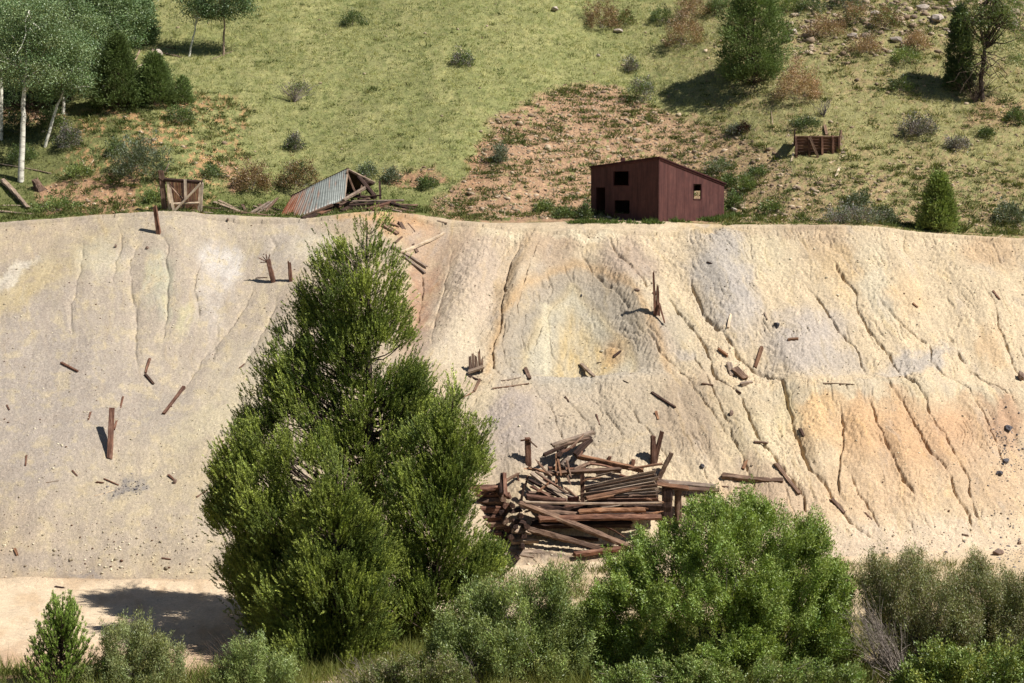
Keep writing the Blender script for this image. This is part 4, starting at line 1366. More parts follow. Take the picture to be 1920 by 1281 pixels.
# ------------------------------------------------------------------ hillside shrubs: one thing each
BRN = lin(172, 144, 112, .85); BRN2 = lin(148, 122, 84, .75); GRN = lin(112, 130, 72, .8); GSG = lin(124, 132, 106, .8); DKG = lin(84, 98, 60, .75); LTG = lin(146, 160, 90, .8); GRY = lin(142, 132, 130, .8)
HS = [
    # px, py, w, h, colour, colour2, label
    (474, 356, 78, 58, BRN2, BRN, "reddish brown round shrub left of the brown shrub beside the collapsed tin roof"),
    (562, 350, 80, 56, BRN2, DKG, "brown and green round shrub just above the left end of the collapsed tin roof"),
    (265, 326, 118, 76, GSG, DKG, "wide grey green sagebrush on the orange mound above the plank bin frame"),
    (130, 276, 56, 46, DKG, GRY, "dark scraggly shrub on the slope right of the leaning aspen trunk"),
    (340, 228, 60, 34, GRN, DKG, "low green shrub on the rim of the orange mound under the smallest fir"),
    (218, 288, 40, 30, GRN, GSG, "small green shrub on the orange soil left of the wide sagebrush"),
    (662, 46, 56, 28, DKG, GRN, "dark flat shrub alone high on the grass at upper left centre"),
    (868, 122, 44, 30, GRN, GRY, "small grey green shrub in mid grass right of the dark flat shrub"),
    (552, 280, 36, 32, DKG, GRY, "small dark shrub on the grass above the two brown round shrubs"),
    (1200, 192, 66, 52, GRN, GRY, "yellow topped green shrub with grey skirt at the top of the rubble patch"),
    (1183, 132, 34, 28, GRY, GRN, "little grey shrub above the yellow topped shrub"),
    (1128, 52, 84, 66, BRN2, BRN, "rusty brown and green shrub at the top edge, centre right"),
    (1170, 46, 50, 32, GRN, BRN2, "green shrub joined to the right of the rusty brown shrub at the top edge"),
    (1282, 84, 92, 66, BRN, BRN2, "large tan brown shrub left of the round juniper"),
    (1300, 30, 80, 46, BRN, BRN2, "tan brown shrub at the top edge above the large tan brown shrub"),
    (1240, 40, 50, 36, GRN, DKG, "green shrub at the top edge between the rusty and the tan brown shrubs"),
    (1497, 186, 104, 74, BRN * 1.2, BRN, "pinkish dry shrub at the right foot of the round juniper"),
    (1550, 70, 84, 44, BRN, BRN2, "brown shrub among the rocks at upper right, leftmost of the rock field"),
    (1606, 44, 56, 52, BRN, GRN, "tall brown shrub at the top edge in the rock field"),
    (1622, 98, 70, 36, BRN, BRN2, "low brown shrub in the middle of the rock field"),
    (1660, 52, 66, 44, BRN2, GRN, "brownish green shrub at the top edge right of the tall brown shrub"),
    (1716, 92, 60, 38, BRN * 1.15, BRN, "pinkish brown shrub above the long tree shadow at upper right"),
    (1700, 116, 66, 30, LTG, GRN, "light green low shrub just below the pinkish brown shrub"),
    (1520, 24, 60, 44, DKG, GRN, "dark green shrub at the top edge right of the juniper"),
    (1585, 14, 70, 40, DKG, DKG, "very dark shrub at the top edge above the rock field"),
    (1480, 20, 50, 40, LTG, GRN, "light green shrub touching the top edge beside the juniper"),
    (1350, 20, 50, 34, GRN, DKG, "green shrub at the top edge left of the juniper crown"),
    (1395, 248, 26, 22, lin(90, 60, 52, .5), DKG, "tiny dark red shrub below the juniper"),
    (1378, 250, 30, 16, GSG, GRY, "small grey green tuft beside the tiny dark red shrub"),
    (1722, 252, 76, 40, GRY, DKG, "fan of grey twigs with dark green top right of the plank crate"),
    (1796, 278, 50, 26, GRY, GSG, "small grey twiggy bush right of the grey twig fan"),
    (1512, 240, 54, 26, DKG, GRN, "dark green shrub directly above the plank crate"),
    (1690, 170, 60, 26, DKG, GRN, "dark green low shrub inside the long tree shadow"),
    (1610, 385, 52, 26, GSG, DKG, "round grey green sagebrush above the wide sagebrush at the crest"),
    (1600, 416, 130, 34, GSG, GRY, "wide grey green sagebrush on the crest right of the red shed"),
    (1655, 416, 60, 30, GSG, DKG, "darker sagebrush at the right end of the wide one on the crest"),
    (1366, 350, 36, 26, GRN, DKG, "green shrub behind the low end of the red shed"),
    (1398, 356, 46, 30, GRN, LTG, "brighter green shrub right of the red shed roof end"),
    (1376, 392, 34, 34, GRN, DKG, "leafy green shrub touching the right wall of the red shed"),
    (1445, 395, 50, 18, GRN, LTG, "flat green shrub on the crest between the shed and the sagebrush"),
    (1892, 416, 70, 44, GSG, DKG, "dark grey green bush near the right edge behind the crest"),
    (1906, 228, 50, 28, GRN, DKG, "green shrub at the right edge below the twisted pine"),
    (1850, 255, 36, 16, GRN, DKG, "flat dark green shrub on the brown soil at the far right"),
    (1420, 330, 40, 20, GRN, DKG, "small green shrub up the slope right of the shed"),
    (1350, 322, 60, 26, GSG, GRN, "grey green shrub above the low end of the shed roof"),
    (1325, 400, 70, 28, GRN, LTG, "green bush in front of the far end of the lit shed wall"),
    (938, 302, 32, 36, GSG, GSG, "grey green bush at the left rim of the rubble patch"),
    (1020, 395, 40, 20, GRN, LTG, "bright green low plant on rubble left of the shed"),
    (1060, 408, 46, 20, GRN, DKG, "green weeds clump at the crest left of the shed"),
    (1098, 410, 24, 36, DKG, GRN, "dark upright plant against the shaded wall of the shed"),
    (735, 340, 40, 24, GSG, DKG, "grey green shrub right of the peak of the collapsed tin roof"),
    (800, 352, 40, 22, GRN, DKG, "green shrub under the small red cut bank"),
    (690, 330, 44, 26, GSG, GRN, "grey green shrub behind the peak of the collapsed tin roof"),
    (290, 376, 40, 18, GRN, LTG, "green weed clump left of the plank bin frame"),
    (110, 395, 90, 26, GRN, LTG, "bright green weedy bush at the crest on the far left"),
    (40, 300, 60, 30, GRN, DKG, "green undergrowth at the foot of the white aspen"),
    (30, 250, 70, 36, DKG, DKG, "very dark shrub in the aspen shade at the left edge"),
    (95, 240, 60, 40, DKG, GRN, "dark shrub between the white aspen and the leaning trunk"),
    (400, 330, 44, 20, GRN, GSG, "low green shrub left of the reddish brown round shrub"),
    (150, 330, 60, 24, GRN, LTG, "green clump on the orange soil above the stump"),
]
for (x_, y_, w_, h_, c1, c2, lab) in HS:
    sz = w_ * h_
    tw = c1 is GRY
    bush("shrub", lab, x_, y_, w_ * 0.92, h_ * 0.95, c1, n_clump=int(40 + sz / 28), per=26, lL=0.085, lW=0.045, cr=0.10, col2=c2, f2=0.35, n_stem=26 if tw else 10, dv=0.25,
         low=0.1)


def dry_fan(name, label, px, py, w, h, n=26, mat='twig', grp=None):
    g_ = gpt(px, py)
    s_ = g_.y / F
    mb_ = MB()
    for i in range(n):
        e = np.array(g_) + np.array([rng.normal(0, .4) * w * s_, rng.uniform(-.3, .5), h * s_ * rng.uniform(.5, 1.05)])
        mb_.tube(curve(g_, e, -0.05, 5, 0.03), np.linspace(.018, .008, 5), 3)
    o_ = mb_.build(name, M[mat])
    return tag(o_, label, "dead shrub")


dry_fan("dead_shrub", "upright fan of grey dead stems above the plank crate", 1545, 220, 26, 36)
dry_fan("dead_shrub", "splayed grey dead stems under the grey twig fan right of the crate", 1722, 256, 46, 34, 34)
dry_fan("dead_shrub", "grey dead stems hanging under the green tuft on the open grass at left centre", 552, 192, 54, 38, 40)
bush("shrub", "green topped tuft above grey stems on the open grass at left centre", 560, 168, 40, 20, GRN, n_clump=50, per=24, lL=.08, lW=.04, col2=GRY, g=gpt(560, 172))
dry_fan("dead_shrub", "dry grey stalks at the foot of the twisted pine, upper right", 1830, 192, 60, 60, 50, 'bark')


# ------------------------------------------------------------------ hillside conifers
def fir(name, label, px, py, wpx, hpx, c, n=260, per_b=9, D=None, prof=0.8, nl=0.09, nw=0.03, round_=False, rag=0.15):
    g_ = gpt(px, py, 0.03)
    s_ = g_.y / F
    H, R_ = hpx * s_, wpx * s_ / 2
    root = empty(name, g_, label, "tree")
    tr = MB()
    tr.tube(np.array(g_)[None] + np.linspace(0, 1, 6)[:, None] * np.array([0, 0, H * .96]), np.linspace(.05 + .012 * H, .015, 6), 6)
    t = rng.uniform(0.03, 1, n) ** (1.25 if not round_ else 1.0)
    if round_:
        r = R_ * np.sqrt(np.clip(1 - ((t - .36) / .66) ** 2, 0.02, 1))
    else:
        r = R_ * (1 - t) ** prof * (1 + .0 * t)
    an = rng.uniform(0, 2 * np.pi, n)
    lump = 1 + rag * np.sin(an * 3 + t * 9 + px) + rng.normal(0, rag * .7, n)
    rr = r * lump * rng.uniform(0.45, 1, n) ** 0.5
    P = np.array(g_)[None] + np.stack([rr * np.cos(an), rr * np.sin(an), t * H + 0.12 * rr], -1)
    for i in range(0, n, 4):
        f0 = max(0.02, t[i] - rr[i] * .25 / H)
        tr.tube(curve(np.array(g_) + np.array([0, 0, f0 * H]), P[i], 0.05, 4, .02), np.linspace(.02, .006, 4), 3)
    tr.build("trunk", M['bark'], root)
    outw = unit(np.stack([np.cos(an), np.sin(an), np.zeros(n)], -1))
    bc = c[None] * (1 + rng.normal(0, .16, (n, 1)))
    S_, SD_, C_ = [], [], []
    for k in range(per_b):
        off = rng.normal(0, 1, (n, 3)) * 0.13 * (0.6 + R_ * .3)
        S_.append(P + off)
        SD_.append(unit(outw * .7 + off * 2 + np.array([0, 0, .65]) + rng.normal(0, .2, (n, 3))))
        C_.append(bc)
    mb_ = MB()
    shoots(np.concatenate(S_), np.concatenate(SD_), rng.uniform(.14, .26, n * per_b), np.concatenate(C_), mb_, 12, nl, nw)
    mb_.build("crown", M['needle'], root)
    return root


FG = np.array([.14, .19, .055]); FY = np.array([.22, .28, .07]); FD = np.array([.075, .115, .042])
fir("juniper_tree", "dense round topped juniper standing on the grass above the red shed", 1412, 158, 108, 172, FG * 1.2, 760, 13, round_=True, rag=.26)
fir("fir_tree", "small fir growing at the crest right of the red shed, against bare soil", 1758, 432, 66, 100, FY, 420, 11, prof=.7)
fir("fir_tree", "tallest dark fir on the rim of the orange mound at left", 222, 204, 88, 132, FG * .85, 620, 11, prof=.75)
fir("fir_tree", "bushy green fir in the middle of the row on the orange mound", 290, 196, 74, 86, FG, 460, 11, prof=.6)
fir("fir_tree", "smallest fir at the right end of the row on the orange mound", 343, 196, 36, 48, FG * 1.1, 110, 8, prof=.7)
fir("fir_tree", "dark narrow fir at the top edge behind the aspen grove", 262, 84, 62, 120, FD * 1.3, 460, 11, prof=.6)
fir("fir_tree", "dark narrow conifer close left of the twisted pine at upper right", 1798, 168, 46, 150, FD, 460, 11, prof=.55)
fir("fir_tree", "dark fir in the deep shade at the back of the aspen grove", 60, 205, 120, 190, FD * .9, 420, 9, prof=.6)
fir("fir_tree", "second dark fir at the back of the aspen grove, behind the leaning trunk", 130, 190, 100, 170, FD, 340, 9, prof=.6)


# ------------------------------------------------------------------ aspens and the twisted pine
def broadleaf(name, label, base_px, knots, lobes, col, n_clump, per, tr_r, D=None, mat='aspen', lL=.085, lW=.065, cr=.22, col2=None, group=None, limbs=22, cat="tree", tmat=None):
    g_ = gpt(*base_px, 0.05)
    D0 = g_.y
    root = empty(name, g_, label, cat, group)
    tr = MB()
    pts = [np.array(g_)] + [np.array(at(k[0], k[1], D0 + (k[2] if len(k) > 2 else 0))) for k in knots]
    P0 = np.array(pts)
    tt = np.linspace(0, len(P0) - 1, 4 * len(P0))
    path = np.stack([np.interp(tt, range(len(P0)), P0[:, i]) for i in range(3)], -1)
    path[1:-1] += rng.normal(0, .015, (len(tt) - 2, 3))
    tr.tube(path, tr_r * (1 - .75 * np.linspace(0, 1, len(tt))), 8)
    P, Cn = lobe_points(lobes, D0, n_clump, .35)
    for i in range(min(limbs, n_clump)):
        j = int(rng.integers(len(path) // 2, len(path)))
        tr.tube(curve(path[j], P[i], .04, 5, .03), np.linspace(tr_r * .35, .012, 5), 4)
    tr.build("trunk", M[mat], root)
    idx = np.repeat(np.arange(len(P)), per)
    Nn = len(idx)
    Q = P[idx] + rng.normal(0, 1, (Nn, 3)) * cr * np.array([1.2, 1.2, .7])
    cc = varcol(col, len(P), .14, .05)
    if col2 is not None:
        m = rng.random(len(P)) < .3
        cc[m] = varcol(col2, m.sum(), .1, .04)
    C = np.clip(cc[idx] * (1 + rng.normal(0, .2, (Nn, 1))), .004, .9)
    mb_ = MB()
    mb_.add(*leaf_quads(Q, rdir(Nn, -.3), rdir(Nn, .4), lL * rng.uniform(.8, 1.3, Nn), lW, C, .5))
    mb_.build("crown", M['leaf'], root)
    return root


AS = lin(138, 156, 108, .86); AS2 = lin(112, 136, 88, .8)
broadleaf("aspen_tree", "aspen with the thickest white trunk, standing at the crest on the left", (39, 340), [(43, 250), (44, 180), (50, 110), (55, 20)], [(50, 110, 66, 60, 0, 1.5), (30, 60, 60, 60, .5, 1.5), (80, 40, 50, 50, 0, 1.3)], AS, 620, 50, .17, col2=AS2)
broadleaf("aspen_tree", "thin leaning aspen just right of the thickest white trunk", (84, 276), [(105, 205), (120, 170), (132, 140)], [(130, 140, 44, 40, 0, 1.0), (120, 90, 50, 40, 0, 1.2), (90, 170, 30, 20, 0, .7)], AS, 380, 46, .09, col2=AS2)
broadleaf("aspen_tree", "aspen cut by the left edge of the picture, white trunk in shade", (1, 262), [(2, 180), (3, 60), (4, -60)], [(-10, 60, 60, 70, 0, 1.6), (-30, 130, 50, 40, 0, 1.4), (0, -20, 60, 50, 0, 1.4)], AS2, 560, 50, .14, col2=AS)
broadleaf("aspen_tree", "aspen with a broken pale trunk beside the tallest fir of the mound", (192, 164), [(196, 130), (201, 70), (200, 0)], [(196, 60, 44, 36, 0, 1.0), (215, 20, 40, 40, 0, 1.0), (180, 100, 36, 26, 0, .8)], AS, 400, 46, .09, col2=AS2)
broadleaf("aspen_tree", "leafy aspen in the middle of the grove at upper left", (118, 214), [(120, 150), (116, 60), (118, -30)], [(110, 40, 60, 50, 0, 1.4), (150, 60, 50, 50, .3, 1.2), (130, 110, 50, 36, 0, 1.2), (100, -20, 60, 40, 0, 1.4)], AS, 640, 50, .10, col2=AS2)
broadleaf("aspen_tree", "aspen behind the grove touching the top edge, pale thin trunk", (158, 150), [(154, 60), (150, 0), (148, -60)], [(160, 10, 50, 40, 0, 1.2), (170, 110, 40, 30, 0, 1.0), (200, -20, 60, 40, 0, 1.2)], AS2, 520, 50, .08, col2=AS)
broadleaf("aspen_tree", "aspen at the right side of the grove in front of the dark narrow fir", (234, 130), [(238, 80), (240, 20), (240, -40)], [(236, 60, 34, 30, 0, .9), (246, 10, 40, 40, 0, 1.0)], AS2, 360, 46, .07, col2=AS)
broadleaf("aspen_tree", "lone aspen with a slim bare white trunk on the open grass, left of the pair", (354, 106), [(362, 70), (370, 36), (376, -10)], [(372, 14, 30, 26, 0, .7), (394, 20, 20, 14, 0, .5), (360, -14, 40, 22, 0, .8)], AS2, 170, 42, .07, col2=DKG)
broadleaf("aspen_tree", "lone aspen with twin grey stems on the open grass, right of the pair", (418, 105), [(421, 60), (420, 20), (424, -30)], [(404, 22, 30, 18, 0, .7), (440, 18, 34, 22, 0, .8), (430, -20, 50, 26, 0, 1.0), (462, 8, 18, 18, 0, .5)], AS2, 220, 42, .08, mat='greywood', col2=DKG)
tw_l = [(1850, 40, 60, 30, 0, 1.2), (1890, 70, 40, 24, .3, .8), (1820, 80, 30, 20, 0, .7), (1870, 10, 60, 30, 0, 1.2), (1880, -30, 60, 30, 0, 1.2), (1905, 110, 26, 14, 0, .6), (1830, 120, 24, 12, 0, .5)]
g_ = gpt(1842, 190, .05)
broadleaf("pine_tree", "sparse twisted pine with bare lower limbs at the upper right edge", (1842, 190), [(1838, 150), (1846, 110), (1846, 80), (1860, 30), (1868, -30)], tw_l, FG * .95, 300, 44, .16, mat='bark', lL=.16, lW=.03, cr=.20, col2=FY * .9, limbs=80)
mb = MB()
for i in range(34):
    p0 = at(1842 + rng.normal(0, 3), rng.uniform(95, 165), g_.y)
    e = at(1842 + rng.normal(0, 34), rng.uniform(100, 175), g_.y + rng.normal(0, 1))
    mb.tube(curve(p0, e, -.12, 6, .05), np.linspace(.03, .008, 6), 4)
mb.build("dead_limb", M['bark'], bpy.data.objects[[o.name for o in bpy.data.objects if o.name.startswith("pine_tree")][-1]])

# ------------------------------------------------------------------ timber
def beam(name, p0, p1, w, t, mat, label=None, cat=None, group=None, parent=None, rnd=False, jag=0.06, taper=1.0, bend=0.0, roll=0.0, twist=0.0):
    """one weathered timber or log from p0 to p1, its own mesh with the grain along local X"""
    p0, p1 = Vector(p0), Vector(p1)
    ax = p1 - p0
    L = ax.length
    ax.normalize()
    up = Vector((0, -0.35, 1)) if abs(ax.z) < 0.85 else Vector((0, -1, 0.05))
    y = up.cross(ax).normalized()
    z = ax.cross(y)
    R = Matrix((ax, y, z)).transposed().to_4x4() @ Matrix.Rotation(roll, 4, 'X')
    k = 9 if rnd else 8
    n = max(5, min(16, int(L / 0.22) + 3))
    if rnd:
        sec = [(math.cos(i * 2 * math.pi / k) * w / 2, math.sin(i * 2 * math.pi / k) * t / 2) for i in range(k)]
    else:
        c = min(w, t) * 0.14
        a, b = w / 2, t / 2
        sec = [(a, -b + c), (a, b - c), (a - c, b), (-a + c, b), (-a, b - c), (-a, -b + c), (-a + c, -b), (a - c, -b)]
    sec = np.array(sec)
    V = []
    rj = rng.normal(0, 0.07 * min(w, t), (k, 2))
    e0, e1 = np.abs(rng.normal(0, jag, k)), np.abs(rng.normal(0, jag, k))
    for i in range(n):
        f = i / (n - 1)
        s = 1 + (taper - 1) * f
        tw = twist * (f - .5)
        ring = sec * s + rj + rng.normal(0, 0.035 * min(w, t), (k, 2))
        ring = ring @ np.array([[math.cos(tw), math.sin(tw)], [-math.sin(tw), math.cos(tw)]])
        x = np.full(k, f * L)
        if i == 0: x = x - e0 + jag * .5
        if i == n - 1: x = x + e1 - jag * .5
        bz = bend * L * (4 * f * (1 - f))
        for j in range(k): V.append((x[j], ring[j, 0], ring[j, 1] + bz))
    Fc = []
    for i in range(n - 1):
        for j in range(k):
            j2 = (j + 1) % k
            Fc.append((i * k + j, i * k + j2, (i + 1) * k + j2, (i + 1) * k + j))
    Fc.append(tuple(range(k - 1, -1, -1)))
    Fc.append(tuple((n - 1) * k + j for j in range(k)))
    me = bpy.data.meshes.new(name)
    me.from_pydata(V, [], Fc)
    me.materials.append(M[mat])
    o = bpy.data.objects.new(name, me)
    Mw = Matrix.Translation(p0) @ R
    if parent is not None:
        o.parent = parent
        Mw = Matrix.Translation(-Vector(parent.location)) @ Mw
    o.matrix_basis = Mw
    COL.objects.link(o)
    return tag(o, label, cat, group)


def lift(px, py, l):
    g = ground(px, py)
    return at(px, py, g.y - l) if l else g


def lying(a, b, w, t, mat, label, cat="plank", name="plank", **k):
    """a piece lying on the ground between two photo pixels"""
    p, q = ground(*a), ground(*b)
    nrm = Vector((0, -.55, .83)) * (t * .35)
    k.setdefault('bend', rng.uniform(-.03, .03))
    return beam(name, p + nrm, q + nrm, w, t, mat, label, cat, **k)


def upright(base_, top, w, t, mat, label, cat="post", name="post", dD=0.0, sink=.25, **k):
    g = ground(*base_)
    p = at(*top, g.y + dD)
    d = (p - g).normalized()
    return beam(name, g - d * sink, p, w, t, mat, label, cat, **k)


# ------------------------------------------------------------------ the red sheet metal shed
C0 = at(1235, 414, 83.2)
C0.z = -1.06
UU, VV = Vector((.7071, .7071, 0)), Vector((-.7071, .7071, 0))
LR, LL = 5.12, 4.46
ZC, ZR, ZL = 2.02, 0.80, 1.62
shed = empty("metal_shed", C0, "maroon sheet metal shed with slanting roof, standing on the flat top of the tailings", "shed")


WALLS = []


def wallpoly(name, O, du, zbot, top, W, holes, inn, mat='shedred', th=0.05, seams=()):
    """wall with real openings; top(u) height, holes = (u0, u1, z0, z1), inn = inward direction"""
    V, Fc = [], []
    us = sorted(set([0, W] + [h[0] for h in holes] + [h[1] for h in holes]))

    def blk(u0, u1, a0, a1, b0, b1, off=0.0, th_=th):
        i = len(V)
        for (u, z) in ((u0, a0), (u1, a1), (u1, b1), (u0, b0)):
            p = O + du * u
            V.append((p.x - inn.x * off, p.y - inn.y * off, z))
        for (u, z) in ((u0, a0), (u1, a1), (u1, b1), (u0, b0)):
            p = O + du * u + inn * th_
            V.append((p.x, p.y, z))
        for f in ((0, 1, 2, 3), (7, 6, 5, 4), (0, 4, 5, 1), (1, 5, 6, 2), (2, 6, 7, 3), (3, 7, 4, 0)):
            Fc.append(tuple(i + q for q in f))
    for u0, u1 in zip(us[:-1], us[1:]):
        hs = sorted([h for h in holes if h[0] <= u0 + 1e-6 and h[1] >= u1 - 1e-6], key=lambda h: h[2])
        z = zbot
        for h in hs:
            if h[2] > z: blk(u0, u1, z, z, h[2], h[2])
            z = h[3]
        blk(u0, u1, z, z, top(u0), top(u1))
    for sx in seams:
        if any(h[0] - .02 < sx < h[1] + .02 for h in holes): continue
        blk(sx, sx + .035, zbot, zbot, top(sx) - .02, top(sx + .035) - .02, 0.007, 0.0)
    o_ = pmesh(name, V, Fc, M[mat], shed)
    WALLS.append(o_)
    return o_


zb0 = C0.z - .35
wallpoly("wall", C0, UU, zb0, lambda u: ZC + (ZR - ZC) * u / LR, LR, [(2.67, 3.25, .05, .79)], VV, seams=[.66 * i for i in range(1, 8)])
wallpoly("wall", C0 + VV * .06, VV, zb0, lambda u: ZC + (ZL - ZC) * u / LL, LL - .06, [(1.9, 2.86, .72, 1.41), (3.44, 4.05, -.95, .62), (1.82, 2.8, -.68, -.02)], UU, seams=[.66 * i for i in range(1, 7)])
wallpoly("wall", C0 + UU * (LR - .05) + VV * .06, VV, zb0, lambda u: ZR + (ZL - ZC) * u / LL, LL - .1, [(1.25, 2.25, -.55, .47)], UU * -1 * -1 * 0.001 + UU, seams=[])
wallpoly("wall", C0 + VV * (LL - .05) + UU * .06, UU, zb0, lambda u: ZL + (ZR - ZC) * u / LR, LR - .12, [], VV)


def slab(name, pts, th, mat, parent):
    V = [tuple(p) for p in pts] + [(p.x, p.y, p.z - th) for p in pts]
    n = len(pts)
    Fc = [tuple(range(n)), tuple(range(2 * n - 1, n - 1, -1))] + [(i, i + n, (i + 1) % n + n, (i + 1) % n) for i in range(n)]
    return pmesh(name, V, Fc, M[mat], parent)


def rp(u, v, dz=0.0):
    p = C0 + UU * u + VV * v
    p.z = ZC + (ZR - ZC) * u / LR + (ZL - ZC) * v / LL + dz
    return p


roof_ = slab("roof", [rp(-.09, -.09, .055), rp(LR + .12, -.09, .055), rp(LR + .12, LL + .08, .055), rp(-.09, LL + .08, .055)], .05, 'shedtrim', shed)
for (a, b, nm) in ((rp(-.03, -.03, -.04), rp(LR, -.03, -.04), 'eave_trim'), (rp(-.03, -.03, -.04), rp(-.03, LL, -.04), 'eave_trim')):
    beam(nm, a, b, .035, .09, 'shedtrim', parent=shed, jag=0)
c_ = beam("corner_trim", C0 + Vector((0, -.03, -.2)), C0 + Vector((0, -.03, ZC - C0.z - .1)), .06, .06, 'shedred', parent=shed, jag=0)
# window frames and the broken stove pipe stub
for (O, du, inn, h, wl) in ((C0, UU, VV, (2.67, 3.25, .05, .79), WALLS[0]), (C0 + VV * .06, VV, UU, (1.9, 2.86, .72, 1.41), WALLS[1])):
    u0, u1, z0, z1 = h
    q = lambda u, z: Vector(((O + du * u).x, (O + du * u).y, z)) - inn * .015
    fo = beam("window_frame", q(u0 - .03, z0 - .02), q(u1 + .03, z0 - .02), .03, .04, 'shedtrim', parent=shed, jag=0)
    beam("window_frame", q(u0 - .02, z0), q(u0 - .02, z1), .03, .04, 'shedtrim', parent=shed, jag=0)
    beam("window_frame", q(u1 + .02, z0), q(u1 + .02, z1), .03, .04, 'shedtrim', parent=shed, jag=0)
    for o_ in list(bpy.data.objects):
        if o_.name.startswith("window_frame") and o_.parent == shed: o_.parent = wl
pp = rp(.25, 2.55, 0)
beam("chimney_stub", pp, pp + Vector((0, 0, .34)), .26, .24, 'shedred', parent=shed, rnd=True, jag=.03).parent = roof_
beam("chimney_stub", pp + Vector((.16, 0, .08)), pp + Vector((.36, .05, .10)), .16, .05, 'shedred', parent=shed, jag=.03).parent = roof_
slab("floor", [Vector((p.x, p.y, C0.z + .12)) for p in (rp(.1, .1), rp(LR - .1, .1), rp(LR - .1, LL - .1), rp(.1, LL - .1))], .05, 'darkwood', shed)
beam("rafter", rp(.1, LL * .5, -.10), rp(LR - .1, LL * .5, -.10), .08, .12, 'darkwood', parent=shed, jag=0)

# ------------------------------------------------------------------ collapsed tin roof
def tin_mat():
    m, nt, b, out = newmat("rusting_tin")
    a = N(nt, "ShaderNodeAttribute", attribute_name="Col")
    tc = N(nt, "ShaderNodeNewGeometry")
    n1 = noise(nt, tc.outputs["Position"], 5, 5, .7)
    c = mix(nt, 1.0, a.outputs[0], ramp(nt, n1, [(.3, (.75, .74, .73)), (.7, (1.15, 1.15, 1.15))]), 'MULTIPLY')
    nt.links.new(c, b.inputs["Base Color"])
    b.inputs["Metallic"].default_value = 0.15
    b.inputs["Roughness"].default_value = 0.55
    return m


M['tin'] = tin_mat()
tb = at(600, 400, 85.2)
tinroof = empty("collapsed_roof", tb, "collapsed gable roof with a grey tin sheet rusting orange at its low end, at the crest", "collapsed roof")


def path_at(path, t):
    ts = np.linspace(0, 1, len(path))
    return np.array([np.interp(t, ts, [p[i] for p in path]) for i in range(3)]).T


s_ = np.linspace(0, 1, 200)
topP = path_at([at(547, 369, 86.2), at(598, 342, 86.6), at(651, 317, 87.0)], s_)
botP = path_at([at(522, 409, 84.6), at(561, 408, 84.2), at(612, 387, 84.7), at(646, 375, 85.2)], s_)
R_ = 10
g0 = (topP[None] * (1 - np.linspace(0, 1, R_))[:, None, None] + botP[None] * np.linspace(0, 1, R_)[:, None, None])
nrm = unit(np.cross(topP[-1] - topP[0], botP[100] - topP[100]))
g0 = g0 + (np.sin(s_ * 2 * np.pi * 26) * 0.009)[None, :, None] * nrm[None, None] + rng.normal(0, .004, g0.shape)
i_ = np.arange(R_ * 200).reshape(R_, 200)
Qs = np.stack([i_[:-1, :-1], i_[:-1, 1:], i_[1:, 1:], i_[1:, :-1]], -1).reshape(-1, 4)
ss, vv = np.meshgrid(s_, np.linspace(0, 1, R_))
ru = 1.05 - 2.6 * ss + 0.55 * vv - .2 + 0.9 * fbm(ss * 26, vv * 1.5, 3, 301)
ru = np.maximum(ru, 0.9 * sstep(.25, .55, fbm(ss * 18, vv * 3, 3, 305)) * 0.6)
ru = np.clip(ru, 0, 1).reshape(-1, 1)
tc_ = lin(150, 154, 146, .7)[None] * (1 - ru) + lin(170, 106, 68, .7)[None] * ru
tc_ = tc_ * (1 - .45 * sstep(.8, 1, ru)) + lin(128, 62, 44, .7)[None] * .45 * sstep(.8, 1, ru)
tc_ = tc_ * (1 + .16 * fbm(ss * 30, vv * 1.2, 3, 309).reshape(-1, 1))
o = nmesh("tin_sheet", g0.reshape(-1, 3), Qs, M['tin'], tc_, True, tinroof)
md = o.modifiers.new("thick", 'SOLIDIFY'); md.thickness = 0.012
for (a, b, da, db, w, mt, nm) in [
        ((546, 368), (653, 316), 86.25, 87.05, .10, 'darkwood', 'ridge_beam'), ((651, 317), (702, 342), 87.0, 87.6, .09, 'greywood', 'rafter'),
        ((652, 318), (646, 374), 86.95, 85.3, .07, 'greywood', 'rafter'), ((651, 324), (666, 362), 86.7, 86.4, .09, 'brownwood', 'rafter'),
        ((674, 334), (704, 370), 87.1, 86.3, .20, 'darkwood', 'rafter'), ((644, 375), (684, 352), 85.0, 86.5, .14, 'greywood', 'brace'),
        ((712, 342), (713, 372), 86.9, 86.2, .10, 'darkwood', 'post'), ((650, 330), (700, 345), 87.8, 87.9, .10, 'darkwood', 'rafter'),
        ((640, 366), (700, 371), 87.2, 87.0, .16, 'darkwood', 'beam'), ((684, 330), (672, 372), 87.5, 87.0, .10, 'brownwood', 'rafter'),
        ((622, 384), (562, 409), 84.3, 83.8, .14, 'brownwood', 'beam'), ((671, 371), (714, 366), 86.1, 86.0, .07, 'darkwood', 'brace')]:
    beam(nm, at(*a, da), at(*b, db), w, w * .8, mt, parent=tinroof)
back = [at(653, 319, 87.1), at(702, 344, 88.6), at(640, 372, 88.9), at(549, 371, 87.5)]
slab("fallen_boards", back, .05, 'darkwood', tinroof)

